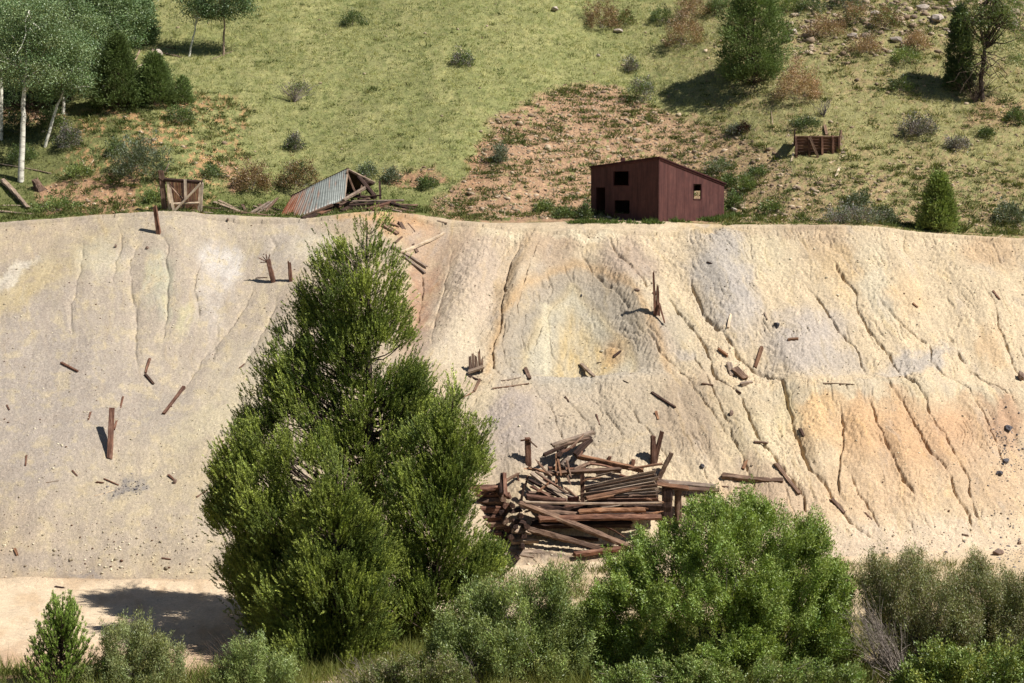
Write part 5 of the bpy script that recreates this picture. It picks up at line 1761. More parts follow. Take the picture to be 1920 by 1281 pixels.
# broken timber under and beside the tin roof
for i, (a, b, la, lb, w, t, mt, lab) in enumerate([
        ((592, 381), (781, 386), 1.1, .5, .24, .10, 'brownwood', "longest flat plank lying across the broken timber beside the tin roof"),
        ((640, 379), (778, 392), .9, .3, .20, .12, 'darkwood', "dark plank just under the longest flat plank beside the tin roof"),
        ((700, 384), (776, 398), .6, .3, .16, .09, 'brownwood', "short splintered plank at the right end of the broken timber pile"),
        ((585, 405), (650, 384), .6, .6, .20, .12, 'redwood', "reddish beam under the low edge of the tin roof"),
        ((604, 402), (640, 398), .2, .3, .14, .10, 'greywood', "grey split block under the low edge of the tin roof"),
        ((566, 410), (604, 400), .3, .3, .16, .12, 'darkwood', "dark beam end poking out below the tin sheet"),
        ((655, 392), (722, 395), .3, .3, .20, .12, 'darkwood', "dark rotten beam on the sand under the longest plank"),
        ((700, 396), (718, 388), .2, .3, .14, .10, 'redwood', "small reddish block under the broken timber pile"),
        ((720, 390), (752, 398), .2, .2, .12, .08, 'greywood', "small grey splinter in the broken timber pile"),
        ((735, 393), (770, 400), .2, .2, .12, .06, 'brownwood', "brown splinter hanging over the orange sand edge"),
        ((600, 392), (690, 374), 1.3, 1.2, .22, .12, 'brownwood', "brown beam propping the right end of the tin sheet"),
        ((655, 386), (738, 380), 1.2, .9, .20, .12, 'darkwood', "dark beam behind the longest flat plank beside the tin roof"),
        ((660, 378), (756, 376), 1.3, .9, .14, .10, 'greywood', "grey pole on top of the broken timber pile"),
        ((690, 392), (740, 378), .9, .8, .16, .12, 'redwood', "reddish beam slanting up right in the broken timber pile"),
        ((726, 380), (764, 392), .8, .6, .2, .14, 'darkwood', "dark block at the right of the broken timber pile"),
        ((640, 396), (664, 384), .8, .7, .18, .14, 'darkwood', "dark beam end in the middle of the broken timber pile")]):
    beam("plank", lift(*a, la), lift(*b, lb), w, t, mt, lab, "plank")

# ------------------------------------------------------------------ plank bin frame on the left
DBF = 84.6
bf = empty("bin_frame", at(340, 398, DBF), "standing remains of a wooden bin, brown boards behind a grey post and brace frame", "wooden frame")
for (a, b, dd, w, t, mt, nm) in [
        ((302, 322), (310, 402), 0, .26, .2, 'brownwood', 'post'), ((315, 340), (319, 400), -.1, .14, .1, 'palewood', 'post'), ((378, 344), (375, 400), -.1, .2, .12, 'palewood', 'post'),
        ((309, 337), (379, 342), -.12, .18, .14, 'darkwood', 'top_rail'), ((347, 337), (348, 374), -.22, .13, .06, 'palewood', 'post'), ((375, 345), (328, 395), -.34, .19, .06, 'palewood', 'brace'),
        ((320, 382), (373, 380), -.2, .12, .06, 'palewood', 'bottom_rail'), ((317, 346), (341, 372), -.1, .12, .05, 'brownwood', 'brace'), ((318, 352), (326, 398), -.28, .12, .05, 'palewood', 'brace'),
        ((300, 334), (308, 340), .0, .2, .1, 'darkwood', 'splinter'), ((309, 322), (316, 309), 0, .05, .04, 'greywood', 'splinter'), ((372, 345), (383, 334), -.1, .05, .04, 'greywood', 'splinter')]:
    beam(nm, at(*a, DBF + dd), at(*b, DBF + dd), w, t, mt, parent=bf)
for i in range(9):
    x_ = 316 + i * 6.7
    mt = ('orangewood', 'redwood', 'orangewood', 'orangewood', 'darkwood')[i % 5]
    beam("board", at(x_, 341, DBF + .55), at(x_ + 1, 399 - (i % 3) * 3, DBF + .5), .165, .03, mt, parent=bf, jag=.03, roll=0)

# ------------------------------------------------------------------ planks along the crest
HL = ['plank end under the bin frame at its left foot', 'longest low grey plank, running right from under the bin frame', 'long brown plank just right of the bin frame, at the rim', 'dark plank in the middle of the crest heap', 'grey plank slanting down right at the start of the loose crest heap', 'short grey plank on top of the slanting one in the crest heap', 'brown plank lying flat on the rim midway to the tin roof', 'dark plank along the rim close to the tin roof', 'grey plank propped up right near the tin roof', 'second grey plank propped up right near the tin roof', 'steepest brown plank of the propped bunch by the tin roof', 'dark short plank behind the slanting grey ones', 'short grey plank under the right foot of the bin frame', 'grey plank end tucked under the low corner of the tin sheet', 'small brown upright splinter in the middle of the crest heap', 'dark plank leaning between the propped bunch and the tin sheet', 'small grey plank on the rim below the slanting one', 'small grey plank left of the propped bunch', 'brown plank lowest of the propped bunch by the tin roof']
heap = [((283, 395), (345, 397)), ((300, 401), (420, 395)), ((330, 397), (440, 402)), ((380, 392), (470, 404)), ((402, 383), (462, 405)), ((410, 380), (445, 396)), ((430, 400), (500, 408)),
        ((452, 405), (520, 402)), ((470, 404), (505, 383)), ((480, 406), (515, 380)), ((495, 404), (520, 376)), ((440, 392), (475, 398)), ((350, 400), (400, 404)), ((505, 408), (545, 404)), ((455, 388), (462, 402)),
        ((500, 392), (530, 400)), ((415, 398), (440, 404)), ((476, 392), (500, 401)), ((486, 388), (518, 404))]
for i, (a, b) in enumerate(heap):
    la, lb = rng.uniform(.1, .5), rng.uniform(.1, .4)
    beam("plank", lift(a[0], a[1] - 4, la), lift(b[0], b[1] - 4, lb), rng.uniform(.10, .2), rng.uniform(.04, .09), ('greywood', 'greywood', 'brownwood', 'darkwood')[i % 4],
         HL[i], "plank", "planks heaped along the crest")

# ------------------------------------------------------------------ plank crate on the hill
gb = ground(1532, 291)
cr = empty("plank_crate", gb, "low brown plank crate half buried in the green slope above the shed", "crate")
DK_ = gb.y
for i in range(6):
    y_ = 259 + i * 5.6
    beam("board", at(1490 + (i % 2), y_, DK_), at(1573 - (i % 3), y_ + 1, DK_), .20, .035, ('orangewood', 'redwood', 'redwood', 'orangewood', 'redwood', 'darkwood')[i], parent=cr, roll=math.pi / 2, jag=.02)
for (x_, w_) in ((1492, .12), (1517, .12), (1541, .12), (1561, .12), (1573, .09)):
    beam("post", at(x_, 257, DK_ - .08), at(x_ + 1, 296, DK_ - .06), w_, .06, 'redwood', parent=cr)
beam("brace", at(1519, 259, DK_ - .15), at(1535, 298, DK_ - .18), .13, .05, 'brownwood', parent=cr)
beam("side_board", at(1490, 258, DK_), at(1489, 259, DK_ + 1.2), .06, .9, 'darkwood', parent=cr)
beam("side_board", at(1574, 258, DK_), at(1577, 258, DK_ + 1.2), .06, .8, 'brownwood', parent=cr)
beam("top_rail", at(1489, 256, DK_ - .02), at(1575, 256, DK_ - .02), .07, .05, 'brownwood', parent=cr)
lying((1557, 306), (1586, 291), .08, .05, 'palewood', "thin pale stick lying below the right corner of the plank crate", "stick", "stick")
lying((1567, 332), (1574, 315), .12, .06, 'palewood', "short pale forked stick on the slope below the plank crate", "stick", "stick")
lying((1484, 303), (1488, 288), .10, .06, 'palewood', "pale stub at the lower left corner of the plank crate", "stick", "stick")
lying((1478, 252), (1488, 272), .05, .05, 'palewood', "thin stick leaning at the left side of the plank crate", "stick", "stick")
lying((1577, 256), (1581, 288), .22, .08, 'greywood', "grey rotten board against the right end of the plank crate", "plank")
lying((1546, 236), (1550, 254), .16, .08, 'brownwood', "brown rotten stub on the slope touching the top of the plank crate", "stump", "stump")

# ------------------------------------------------------------------ logs, sticks and rocks on the hill
for (a, b, w, mt, lab) in [
        ((6, 342), (52, 392), .34, 'greywood', "thick grey log lying downhill at the far left, near the stump"),
        ((0, 398), (64, 404), .16, 'greywood', "grey log along the crest at the left edge"), ((0, 386), (60, 388), .07, 'palewood', "thin pale pole above the crest log at the left edge"),
        ((-5, 308), (96, 326), .10, 'greywood', "long thin grey pole behind the white aspen at the left"), ((262, 96), (246, 132), .10, 'greywood', "grey stick right of the tallest fir on the mound"),
        ((288, 94), (272, 122), .16, 'palewood', "white dead branch lying above the bushy green fir"), ((268, 122), (250, 132), .12, 'palewood', "white root end below the white dead branch"),
        ((305, 100), (340, 108), .10, 'greywood', "grey branch on the grass left of the lone aspens"), ((296, 86), (330, 92), .08, 'brownwood', "brown branch on the grass under the dark narrow fir"),
        ((398, 112), (438, 96), .06, 'greywood', "thin grey stick at the foot of the twin stemmed aspen"), ((154, 300), (162, 318), .05, 'palewood', "left half of a pale antler like twig on the orange soil"),
        ((176, 300), (164, 318), .05, 'palewood', "right half of a pale antler like twig on the orange soil"), ((1520, 413), (1548, 415), .12, 'palewood', "short pale plank at the crest left of the wide sagebrush"),
        ((1862, 447), (1880, 440), .05, 'palewood', "tiny pale stick at the crest near the right edge"), ((822, 415), (838, 419), .10, 'greywood', "small pale board where grass meets sand, right of the tin roof"),
        ((1410, 392), (1422, 396), .06, 'palewood', "tiny pale stick in the green by the shed wall"), ((1446, 210), (1450, 244), .06, 'greywood', "thin grey stick on the slope left of the plank crate"),
        ((240, 60), (300, 50), .06, 'greywood', "bare stick poking from the dark narrow fir"), ((1840, 300), (1880, 312), .06, 'greywood', "grey stick on the slope below the twiggy bush, far right")]:
    lying(a, b, w, w * .8, mt, lab, "log" if w > .14 else "stick", "log" if w > .14 else "stick", rnd=True, jag=.04, taper=.7)
g_ = ground(76, 356)
st_ = empty("stump", g_, "brown broken stump on the bare soil right of the thick grey log", "stump")
beam("trunk", g_ - Vector((0, 0, .1)), at(66, 340, g_.y), .55, .5, 'brownwood', parent=st_, rnd=True, jag=.16, taper=.6)
beam("root", g_ + Vector((.1, 0, .05)), at(92, 357, g_.y), .3, .26, 'brownwood', parent=st_, rnd=True, jag=.1, taper=.3)


def rock(px, py, wpx, hpx, mat, label, cat="rock"):
    g = ground(px, py)
    s = g.y / F
    v, f = stone_proto(int(px * 7 + py) % 997)
    # one subdivision with noise so it reads as a broken rock
    import bmesh
    bm = bmesh.new()
    vs = [bm.verts.new(tuple(p)) for p in v]
    for q in f: bm.faces.new([vs[i] for i in q])
    bmesh.ops.subdivide_edges(bm, edges=bm.edges[:], cuts=1, use_grid_fill=True)
    for w_ in bm.verts: w_.co *= 1 + rng.normal(0, .06)
    for w_ in bm.verts: w_.co = Vector((w_.co.x * wpx * s * .5, w_.co.y * wpx * s * .45, w_.co.z * hpx * s * .8))
    me = bpy.data.meshes.new("rock")
    bm.to_mesh(me); bm.free()
    me.materials.append(M[mat])
    o = bpy.data.objects.new("rock", me)
    o.location = g + Vector((0, 0, hpx * s * .25))
    o.rotation_euler = (0, 0, rng.uniform(0, 6))
    link(o)
    return tag(o, label, cat)


for (x_, y_, w_, h_, mt, lab) in [
        (1457, 614, 13, 14, 'darkrock', "dark angular rock right of the reddish split board, upper right slope"), (1372, 778, 12, 12, 'brownrock', "dark brown rock below the chunks in the big right gully"),
        (1317, 876, 13, 10, 'darkrock', "dark round rock on the slope right of the twin posts of the crib"), (1872, 1040, 26, 14, 'brownrock', "reddish flat rock at the toe near the right edge"),
        (1912, 1020, 12, 8, 'brownrock', "small reddish rock at the toe touching the right edge"), (1915, 712, 20, 22, 'brownrock', "reddish boulder cut by the right edge at mid slope"),
        (1890, 806, 22, 14, 'darkrock', "largest dark grey rock at the top of the scree streak, lower right"), (1886, 868, 18, 14, 'darkrock', "dark blue grey rock midway in the scree streak, lower right"),
        (1875, 890, 16, 12, 'darkrock', "dark rock at the foot of the scree streak, lower right"), (1230, 552, 20, 12, 'brownrock', "purplish stone left of the tall splintered posts"),
        (297, 106, 18, 20, 'paleRock', "white rock above the row of firs on the mound"), (966, 350, 0, 0, None, None), (1598, 72, 24, 16, 'paleRock', "pale boulder in the rock field right of the leftmost brown shrub"),
        (1640, 30, 22, 14, 'paleRock', "pale boulder at the top of the rock field"), (1475, 78, 26, 14, 'paleRock', "flat pale boulder right of the juniper"), (1488, 62, 22, 12, 'paleRock', "small pale boulder above the flat one beside the juniper"),
        (1680, 78, 24, 14, 'paleRock', "tan boulder right of the low brown shrub in the rock field"), (1755, 40, 40, 18, 'paleRock', "long pale boulder near the top edge at the right"), (1790, 66, 28, 14, 'paleRock', "tan boulder left of the twisted pine crown"),
        (1730, 20, 26, 16, 'paleRock', "grey boulder at the top edge, right part"), (1900, 50, 26, 16, 'paleRock', "tan boulder at the right edge behind the twisted pine"), (1122, 106, 9, 8, 'paleRock', "single whitish stone on the open grass left of the large tan shrub"),
        (1040, 20, 18, 10, 'paleRock', "small pale stone near the top edge left of the rusty shrub"), (1160, 60, 22, 10, 'paleRock', "pale stone at the foot of the rusty brown shrub"), (1376, 396, 20, 10, 'paleRock', "pale flat stone by the far end of the shed wall"),
        (217, 464, 8, 8, 'brownrock', "small brown stone high on the left slope, left one of a pair"), (276, 467, 8, 8, 'brownrock', "small brown stone high on the left slope, right one of a pair"), (427, 414, 6, 7, 'brownrock', "tiny dark stone on the rim below the plank heap"),
        (328, 906, 9, 12, 'brownrock', "brown lump with a stick on the lower left slope"), (1194, 546, 12, 8, 'brownrock', "reddish stone up left of the tall splintered posts"), (1090, 556, 5, 7, 'darkrock', "tiny dark stone near the top of the yellow hollow")]:
    if mt: rock(x_, y_, w_, h_, mt, lab)

# ------------------------------------------------------------------ posts and scraps on the pile
upright((298, 437), (291, 388), .20, .18, 'redwood', "dark square post leaning at the crest below the bin frame", taper=.8)
q_ = upright((512, 527), (502, 487), .20, .18, 'redwood', "bent stump with splintered roots on top, left of the short post on the upper slope", taper=.8, bend=.06, cat="stump", name="stump")
for e in ((486, 484), (490, 492), (494, 482), (506, 478), (499, 478)):
    g_ = ground(512, 527)
    b_o = beam("root", at(502, 492, g_.y), at(*e, g_.y), .05, .04, 'redwood', rnd=True)
    mw = b_o.matrix_basis.copy(); b_o.parent = q_; b_o.matrix_basis = q_.matrix_basis.inverted() @ mw
upright((546, 527), (543, 492), .16, .15, 'redwood', "short brown post, right one of the pair on the upper slope", taper=.9)
g_ = ground(1229, 590)
tp_ = empty("splintered_post", g_, "tall dark splintered timber post standing on the upper slope, right of the yellow hollow", "post")
beam("post", g_ - Vector((0, 0, .3)), at(1225, 512, g_.y), .16, .16, 'redwood', parent=tp_, taper=.45, jag=.12)
beam("post", g_ + Vector((.12, 0, -.3)), at(1233, 536, g_.y), .2, .16, 'redwood', parent=tp_, taper=.5, jag=.14)
beam("brace", at(1236, 570, g_.y - .1), at(1246, 605, g_.y - .5), .09, .08, 'redwood', parent=tp_, taper=.6)
upright((206, 858), (210, 768), .22, .12, 'redwood', "long rusty brown board standing on end on the lower left slope", cat="board", name="board", sink=.05, dD=1.2)
for (a, b, w, mt, lab) in [
        ((214, 806), (231, 745), .09, 'redwood', "thin crooked stick beside the long standing board"), ((115, 681), (146, 697), .12, 'redwood', "brown stick lying alone on the left slope"),
        ((281, 674), (273, 700), .10, 'redwood', "brown stick forming the top of a bent pair on the left slope"), ((273, 704), (288, 721), .11, 'darkwood', "dark stick forming the bottom of a bent pair on the left slope"),
        ((345, 727), (307, 777), .17, 'redwood', "reddish plank lying diagonally on the left slope"), ((170, 774), (166, 787), .07, 'redwood', "tiny stick left of the long standing board"),
        ((13, 760), (18, 769), .06, 'redwood', "tiny stick close to the left edge, middle height"), ((50, 855), (48, 873), .07, 'redwood', "tiny upright stick on the lower left slope near the edge"),
        ((136, 883), (144, 892), .06, 'redwood', "tiny dark stick on the lower left slope"), ((195, 898), (222, 910), .05, 'redwood', "thin twig left of the grey scree patch"), ((88, 905), (108, 902), .04, 'greywood', "pale curved twig on the lower left slope"),
        ((181, 905), (193, 906), .08, 'redwood', "short dark chip beside the thin twig"), ((178, 930), (212, 920), .04, 'palewood', "thin pale stick above the grey scree patch"), ((317, 892), (326, 900), .09, 'redwood', "splinter above the brown lump on the lower left slope"),
        ((368, 933), (388, 920), .06, 'redwood', "twig close to the left side of the tallest pine"), ((450, 690), (458, 683), .06, 'redwood', "tiny twig near the left top of the pine"), ((306, 1047), (318, 1049), .06, 'redwood', "tiny chip just above the road at left"),
        ((104, 1101), (120, 1103), .07, 'darkwood', "dark chip on the road edge at left"), ((28, 1030), (33, 1042), .10, 'orangewood', "orange brown chip low at the left edge"), ((480, 522), (500, 521), .05, 'redwood', "thin root lying left of the bent stump"),
        ((720, 424), (746, 440), .22, 'brownwood', "dark slab on the orange sand just below the broken timber"), ((750, 420), (782, 474), .18, 'brownwood', "brown beam lying downhill, crossing the long pale board"), ((752, 474), (833, 438), .14, 'palewood', "long pale board lying across the orange sand"),
        ((736, 464), (799, 502), .17, 'greywood', "grey beam below the long pale board, upper of two"), ((757, 482), (796, 513), .16, 'greywood', "grey beam below the long pale board, lower of two"), ((722, 418), (748, 426), .12, 'brownwood', "small board above the dark slab on the orange sand"),
        ((766, 420), (777, 433), .05, 'brownwood', "thin bent stick on the orange sand"), ((742, 456), (754, 445), .10, 'brownwood', "stub between the slab and the long pale board"),
        ((985, 693), (993, 711), .16, 'brownwood', "brown block at the lower left rim of the yellow hollow"), ((1090, 685), (1113, 707), .18, 'greywood', "grey plank lying at the bottom of the yellow hollow"), ((1152, 669), (1163, 660), .12, 'darkwood', "dark chip in the ochre stain of the hollow"),
        ((1222, 737), (1266, 765), .13, 'darkwood', "dark stick lying below the right side of the hollow"), ((925, 729), (990, 720), .08, 'brownwood', "long thin brown stick below the jagged stump cluster"), ((880, 706), (900, 714), .08, 'darkwood', "dark stick just under the jagged stump cluster"),
        ((900, 712), (890, 734), .10, 'brownwood', "brown stick leaning under the jagged stump cluster"), ((890, 734), (870, 745), .05, 'orangewood', "thin reddish twig near the right side of the pine"), ((1060, 745), (1066, 753), .07, 'darkwood', "tiny dark chip below the hollow"),
        ((1230, 774), (1234, 787), .12, 'orangewood', "rust coloured chip right of centre below the hollow"), ((1118, 778), (1124, 797), .06, 'redwood', "small reddish splinter on the middle slope"), ((1170, 715), (1177, 718), .05, 'darkwood', "tiny chip right of the grey plank"),
        ((940, 714), (975, 708), .05, 'greywood', "thin grey twig left of the brown block at the hollow"), ((1121, 681), (1126, 680), .05, 'darkwood', "tiny dark speck of wood right of the grey plank"), ((1050, 780), (1075, 779), .03, 'greywood', "fine twig on the mauve spur"),
        ((1428, 654), (1416, 690), .18, 'orangewood', "reddish split board above the big right gully"), ((1478, 638), (1495, 636), .14, 'orangewood', "small brown block right of the dark angular rock"), ((1365, 615), (1370, 591), .10, 'palewood', "pale pinkish board lying on the grey patch"),
        ((1347, 656), (1363, 668), .15, 'orangewood', "brown oval chip left of the gully chunks"), ((1367, 686), (1372, 706), .26, 'greywood', "upright chunk, left one of the gully chunks"), ((1378, 696), (1396, 712), .30, 'brownwood', "thick chunk, right one of the gully chunks"),
        ((1390, 722), (1410, 718), .18, 'greywood', "flat grey chunk under the gully chunks"), ((1317, 720), (1336, 723), .11, 'brownwood', "small flat stick left of the gully chunks"), ((1380, 733), (1389, 738), .10, 'darkwood', "dark chip below the gully chunks"),
        ((1712, 570), (1720, 577), .10, 'orangewood', "tiny rusty chip high on the right slope"), ((1862, 547), (1874, 562), .09, 'redwood', "thin reddish stick high at the right"), ((1434, 588), (1438, 598), .07, 'greywood', "tiny grey splinter above the dark angular rock"),
        ((1355, 894), (1466, 903), .24, 'brownwood', "long tapering brown plank lying level right of the crib ruin"), ((1455, 872), (1497, 926), .22, 'brownwood', "heavy plank lying in the gully right of the long level plank"), ((1415, 830), (1438, 832), .12, 'brownwood', "short plank above the head of the gully plank"),
        ((1560, 938), (1583, 963), .16, 'brownwood', "brown plank wedged in the lower right gully"), ((1622, 962), (1646, 986), .06, 'redwood', "thin stick in a crack on the lower right slope"), ((1393, 880), (1398, 868), .12, 'orangewood', "upright brown chip above the long level plank"),
        ((1545, 719), (1600, 721), .05, 'greywood', "thin grey stick on the bench at the right"), ((1326, 492), (1334, 495), .07, 'darkwood', "tiny dark chip near the top of the grey patch"), ((1500, 805), (1506, 818), .12, 'darkwood', "dark chip at the head of the orange lobes"),
        ((1805, 1003), (1815, 1005), .08, 'brownwood', "tiny brown chip above the toe at the right"), ((970, 1040), (1000, 1046), .12, 'greywood', "grey board end on the ground in front of the crib corner")]:
    lying(a, b, w, w * .7, mt, lab, "stick" if w < .12 else "plank", "stick" if w < .12 else "plank", jag=.05, taper=.8)
g_ = ground(893, 697)
js = empty("jagged_stump", g_, "cluster of jagged upright brown boards right of the tallest pine", "stump")
for (xb, xt, yt, w) in ((882, 881, 668, .14), (888, 886, 662, .13), (894, 892, 670, .14), (900, 898, 662, .13), (904, 904, 674, .10)):
    beam("board", at(xb, 694, g_.y - .05), at(xt, yt, g_.y + .05), w, .06, 'brownwood', parent=js, jag=.1, taper=.7)
beam("board", at(879, 697, g_.y - .2), at(906, 688, g_.y - .2), .2, .1, 'greywood', parent=js)

# ------------------------------------------------------------------ fallen log crib
cb = ground(930, 1030)
crib = empty("log_crib", cb, "corner of a notched log crib wall with stacked logs, right beside the pines", "log wall")
rows = [918, 929, 942, 956, 972, 987, 1003, 1018]
for i, y_ in enumerate(rows):
    l0 = .45
    D_ = cb.y + .5 + (1030 - y_) * .012
    beam("log", at(858, y_ + rng.uniform(-1, 1), D_ + .3), at((948, 955, 946, 950, 944, 948, 942, 944)[i], y_ - 1, D_), .29, .27, ('redwood', 'redwood', 'brownwood', 'redwood', 'redwood', 'brownwood', 'redwood', 'greywood')[i],
         parent=crib, rnd=True, jag=.04, taper=.95)
    beam("log", at(938 + (i % 3) * 4 + i * 1.2, y_ + 6, D_ - .34), at(932 + (i % 2) * 3 + i * 1.5, y_ + 6, D_ + 1.6), .27, .25, ('darkwood', 'brownwood', 'redwood')[i % 3], parent=crib, rnd=True, jag=.02)
beam("log", at(948, 928, cb.y + 1.0), at(946, 888, cb.y + 1.9), .13, .13, 'redwood', parent=crib)
beam("log", at(939, 926, cb.y + 1.1), at(941, 889, cb.y + 2.0), .12, .12, 'darkwood', parent=crib)
for (a, b, la, lb, w, mt, lab) in [((903, 926), (972, 889), .5, .3, .12, 'brownwood', "thin pole leaning up from the crib corner behind the pine edge"),
                                   ((900, 918), (944, 912), .7, .7, .16, 'redwood', "topmost short log lying on the crib corner")]:
    beam("pole", lift(*a, la), lift(*b, lb), w, w, mt, lab, "log", rnd=True)
cx = ground(985, 1032)
crib2 = empty("log_crib", cx, "low charred remnant of the crib with log ends showing, left end of the fallen timbers", "log wall")
for (a, b, D_, w, mt) in [((958, 1036), (1012, 1036), .1, .28, 'greywood'), ((960, 1016), (1006, 1014), .25, .26, 'greywood'), ((962, 996), (990, 998), .4, .24, 'greywood'), ((964, 978), (985, 980), .5, .2, 'darkwood'),
                          ((956, 960), (976, 956), .6, .2, 'darkwood')]:
    beam("log", at(*a, cx.y - .2 + D_), at(*b, cx.y + D_), w, w * .9, mt, parent=crib2, rnd=True)
for (x_, y_, dd) in ((988, 988, .2), (980, 1025, -.2), (983, 1006, 0), (970, 1046, -.4), (978, 968, .5), (962, 948, .8), (967, 988, .2), (958, 1008, .0)):
    beam("log", at(x_, y_, cx.y - .6 + dd), at(x_ - 4, y_ - 2, cx.y + 1.2 + dd), .2, .2, 'darkwood', parent=crib2, rnd=True, jag=.02)
fal = [
    ((977, 945), (1179, 1025), 1.3, .35, .26, .24, 'brownwood', True, "thickest long log lying diagonally across the front of the crib ruin"),
    ((990, 992), (1122, 1028), 1.1, .35, .25, .22, 'brownwood', True, "dark brown log below and parallel to the thickest diagonal log"),
    ((1012, 974), (1238, 970), 1.2, 1.0, .28, .26, 'redwood', True, "lower of two level logs behind the diagonal log"),
    ((1088, 960), (1208, 957), 1.2, 1.1, .24, .2, 'orangewood', True, "reddish upper level log, right half, behind the diagonal log"),
    ((1000, 957), (1086, 964), 1.1, 1.1, .22, .2, 'brownwood', True, "dark upper level log, left half, behind the diagonal log"),
    ((984, 942), (1240, 943), 1.4, 1.4, .09, .07, 'greywood', False, "long thin pole lying level across the middle of the ruin"),
    ((1084, 856), (1204, 882), .5, .6, .20, .18, 'orangewood', False, "highest long beam, sloping down right at the top of the ruin"),
    ((1022, 888), (1162, 880), .5, .7, .17, .14, 'brownwood', False, "level beam just under the highest sloping beam"),
    ((1180, 880), (1240, 870), .7, .7, .09, .08, 'orangewood', False, "thin reddish slat pointing up right at the corner of the plank panel"),
    ((990, 878), (1036, 888), .4, .5, .12, .10, 'orangewood', False, "small reddish slat at the upper left of the ruin"),
    ((1030, 878), (1160, 884), .3, .4, .14, .12, 'redwood', False, "reddish beam half hidden behind the level beam"),
    ((1080, 880), (1120, 864), .5, .5, .16, .10, 'brownwood', False, "short slab propped under the highest beam"),
    ((1037, 836), (1113, 811), .9, .9, .20, .16, 'greywood', False, "grey beam at the top of the leaning timbers, pointing up right"),
    ((1042, 840), (1104, 822), .8, .8, .14, .14, 'brownwood', False, "brown beam directly under the topmost grey beam"),
    ((1020, 853), (1066, 832), .9, .8, .13, .12, 'darkwood', False, "dark pointed pole at the left of the leaning timbers"),
    ((1079, 853), (1108, 823), .7, .7, .20, .18, 'darkwood', False, "thick dark prop under the right end of the leaning timbers"),
    ((1046, 856), (1064, 830), .6, .7, .16, .14, 'darkwood', False, "short dark prop under the leaning timbers"),
    ((1086, 856), (1095, 830), .6, .6, .14, .12, 'redwood', False, "reddish prop between the two dark props"),
    ((1043, 905), (1044, 852), .6, .6, .10, .07, 'orangewood', False, "hanging reddish slat, leftmost under the leaning timbers"),
    ((1049, 880), (1046, 848), .7, .6, .10, .08, 'darkwood', False, "short dark hanging slat beside the hanging reddish slat"),
    ((1068, 906), (1056, 866), .5, .5, .08, .06, 'brownwood', False, "brown hanging slat, rightmost under the leaning timbers"),
    ((1055, 872), (1066, 858), .5, .5, .20, .08, 'greywood', False, "broken grey board end under the leaning timbers"),
    ((996, 888), (1060, 936), .6, .9, .14, .08, 'greywood', False, "grey slat sliding down right at the left of the ruin"),
    ((1004, 884), (1070, 930), .5, .8, .10, .06, 'brownwood', False, "brown slat parallel to the sliding grey slat"),
    ((994, 900), (1050, 932), .6, .8, .16, .08, 'darkwood', False, "dark board under the sliding grey slat"),
    ((996, 912), (1046, 940), .7, .9, .12, .08, 'redwood', False, "reddish board below the sliding slats"),
    ((988, 932), (1060, 940), .9, 1.0, .22, .16, 'redwood', False, "short thick beam under the sliding slats"),
    ((990, 924), (1040, 926), .7, .7, .14, .10, 'brownwood', False, "short level board above the short thick beam"),
    ((1100, 934), (1205, 912), 1.0, 1.0, .20, .08, 'orangewood', False, "bright split board lying against the foot of the plank panel"),
    ((1104, 938), (1150, 930), 1.1, 1.1, .12, .08, 'orangewood', False, "small split board left of the bright one at the plank panel"),
    ((1180, 930), (1230, 926), .9, .9, .10, .06, 'brownwood', False, "small brown slat at the lower right of the plank panel"),
    ((1078, 1040), (1172, 1028), .3, .3, .22, .18, 'redwood', False, "reddish beam lying on the ground at the bottom right of the ruin"),
    ((1100, 1024), (1172, 1030), .4, .3, .20, .14, 'brownwood', False, "flat beam end under the foot of the thickest diagonal log"),
    ((1000, 1000), (1120, 1012), .5, .2, .16, .14, 'darkwood', True, "dark log in the shadow between the two diagonal logs"),
    ((1000, 948), (1100, 952), .7, .7, .36, .34, 'darkwood', True, "dark filler log added to deepen the shade under the long thin pole, left part"),  # the thick dark logs from here are fillers added to blacken the gaps
    ((1100, 948), (1238, 950), .8, .8, .36, .34, 'darkwood', True, "dark filler log added to deepen the shade under the long thin pole, right part"),
    ((1010, 966), (1236, 962), .6, .6, .38, .34, 'darkwood', True, "dark filler log added to deepen the shade between the two level logs"),
    ((1000, 984), (1180, 982), .5, .5, .38, .34, 'darkwood', True, "lowest dark filler log added to deepen the shade in the hollow of the ruin"),
    ((1355, 912), (1400, 916), .0, .0, .05, .05, 'redwood', True, "thin stick under the long level plank"),
]
for (a, b, la, lb, w, t, mt, rd, lab) in fal:
    beam("log" if rd else "plank", lift(*a, la), lift(*b, lb), w, t, mt, lab, "log" if rd else "plank", rnd=rd, jag=.07, taper=.92, bend=rng.uniform(-.012, .012))
SLB = ['reddish splinter below the left end of the level beam', 'thin grey splinter across the sliding slats', 'bright splinter lying over the sliding slats', 'short splinter pointing up right at the left of the ruin', 'brown splinter right of the sliding slats', 'reddish splinter under the highest sloping beam', 'grey splinter above the plank wall of the ruin', 'orange splinter at the top left of the board wall', 'brown splinter on the short thick beam at the left', 'red brown splinter under the thin level pole, left of centre', 'grey splinter under the thin level pole, right of centre', 'orange splinter under the thin level pole, right end', 'brown splinter between the lower diagonal log and the ground', 'reddish splinter under the foot of the thick diagonal log', 'grey splinter crossed by the thick diagonal log', 'orange splinter at the right end of the lower level log', 'brown splinter in front of the thick dark prop', 'reddish splinter left of the thick dark prop', 'grey splinter at the tip of the topmost grey beam', 'orange splinter hanging beside the leftmost hanging slat', 'brown splinter hanging right of the broken grey board end', 'reddish splinter on the upper part of the board wall', 'grey splinter at the head of the thickest diagonal log', 'orange splinter at the right foot of the board wall']
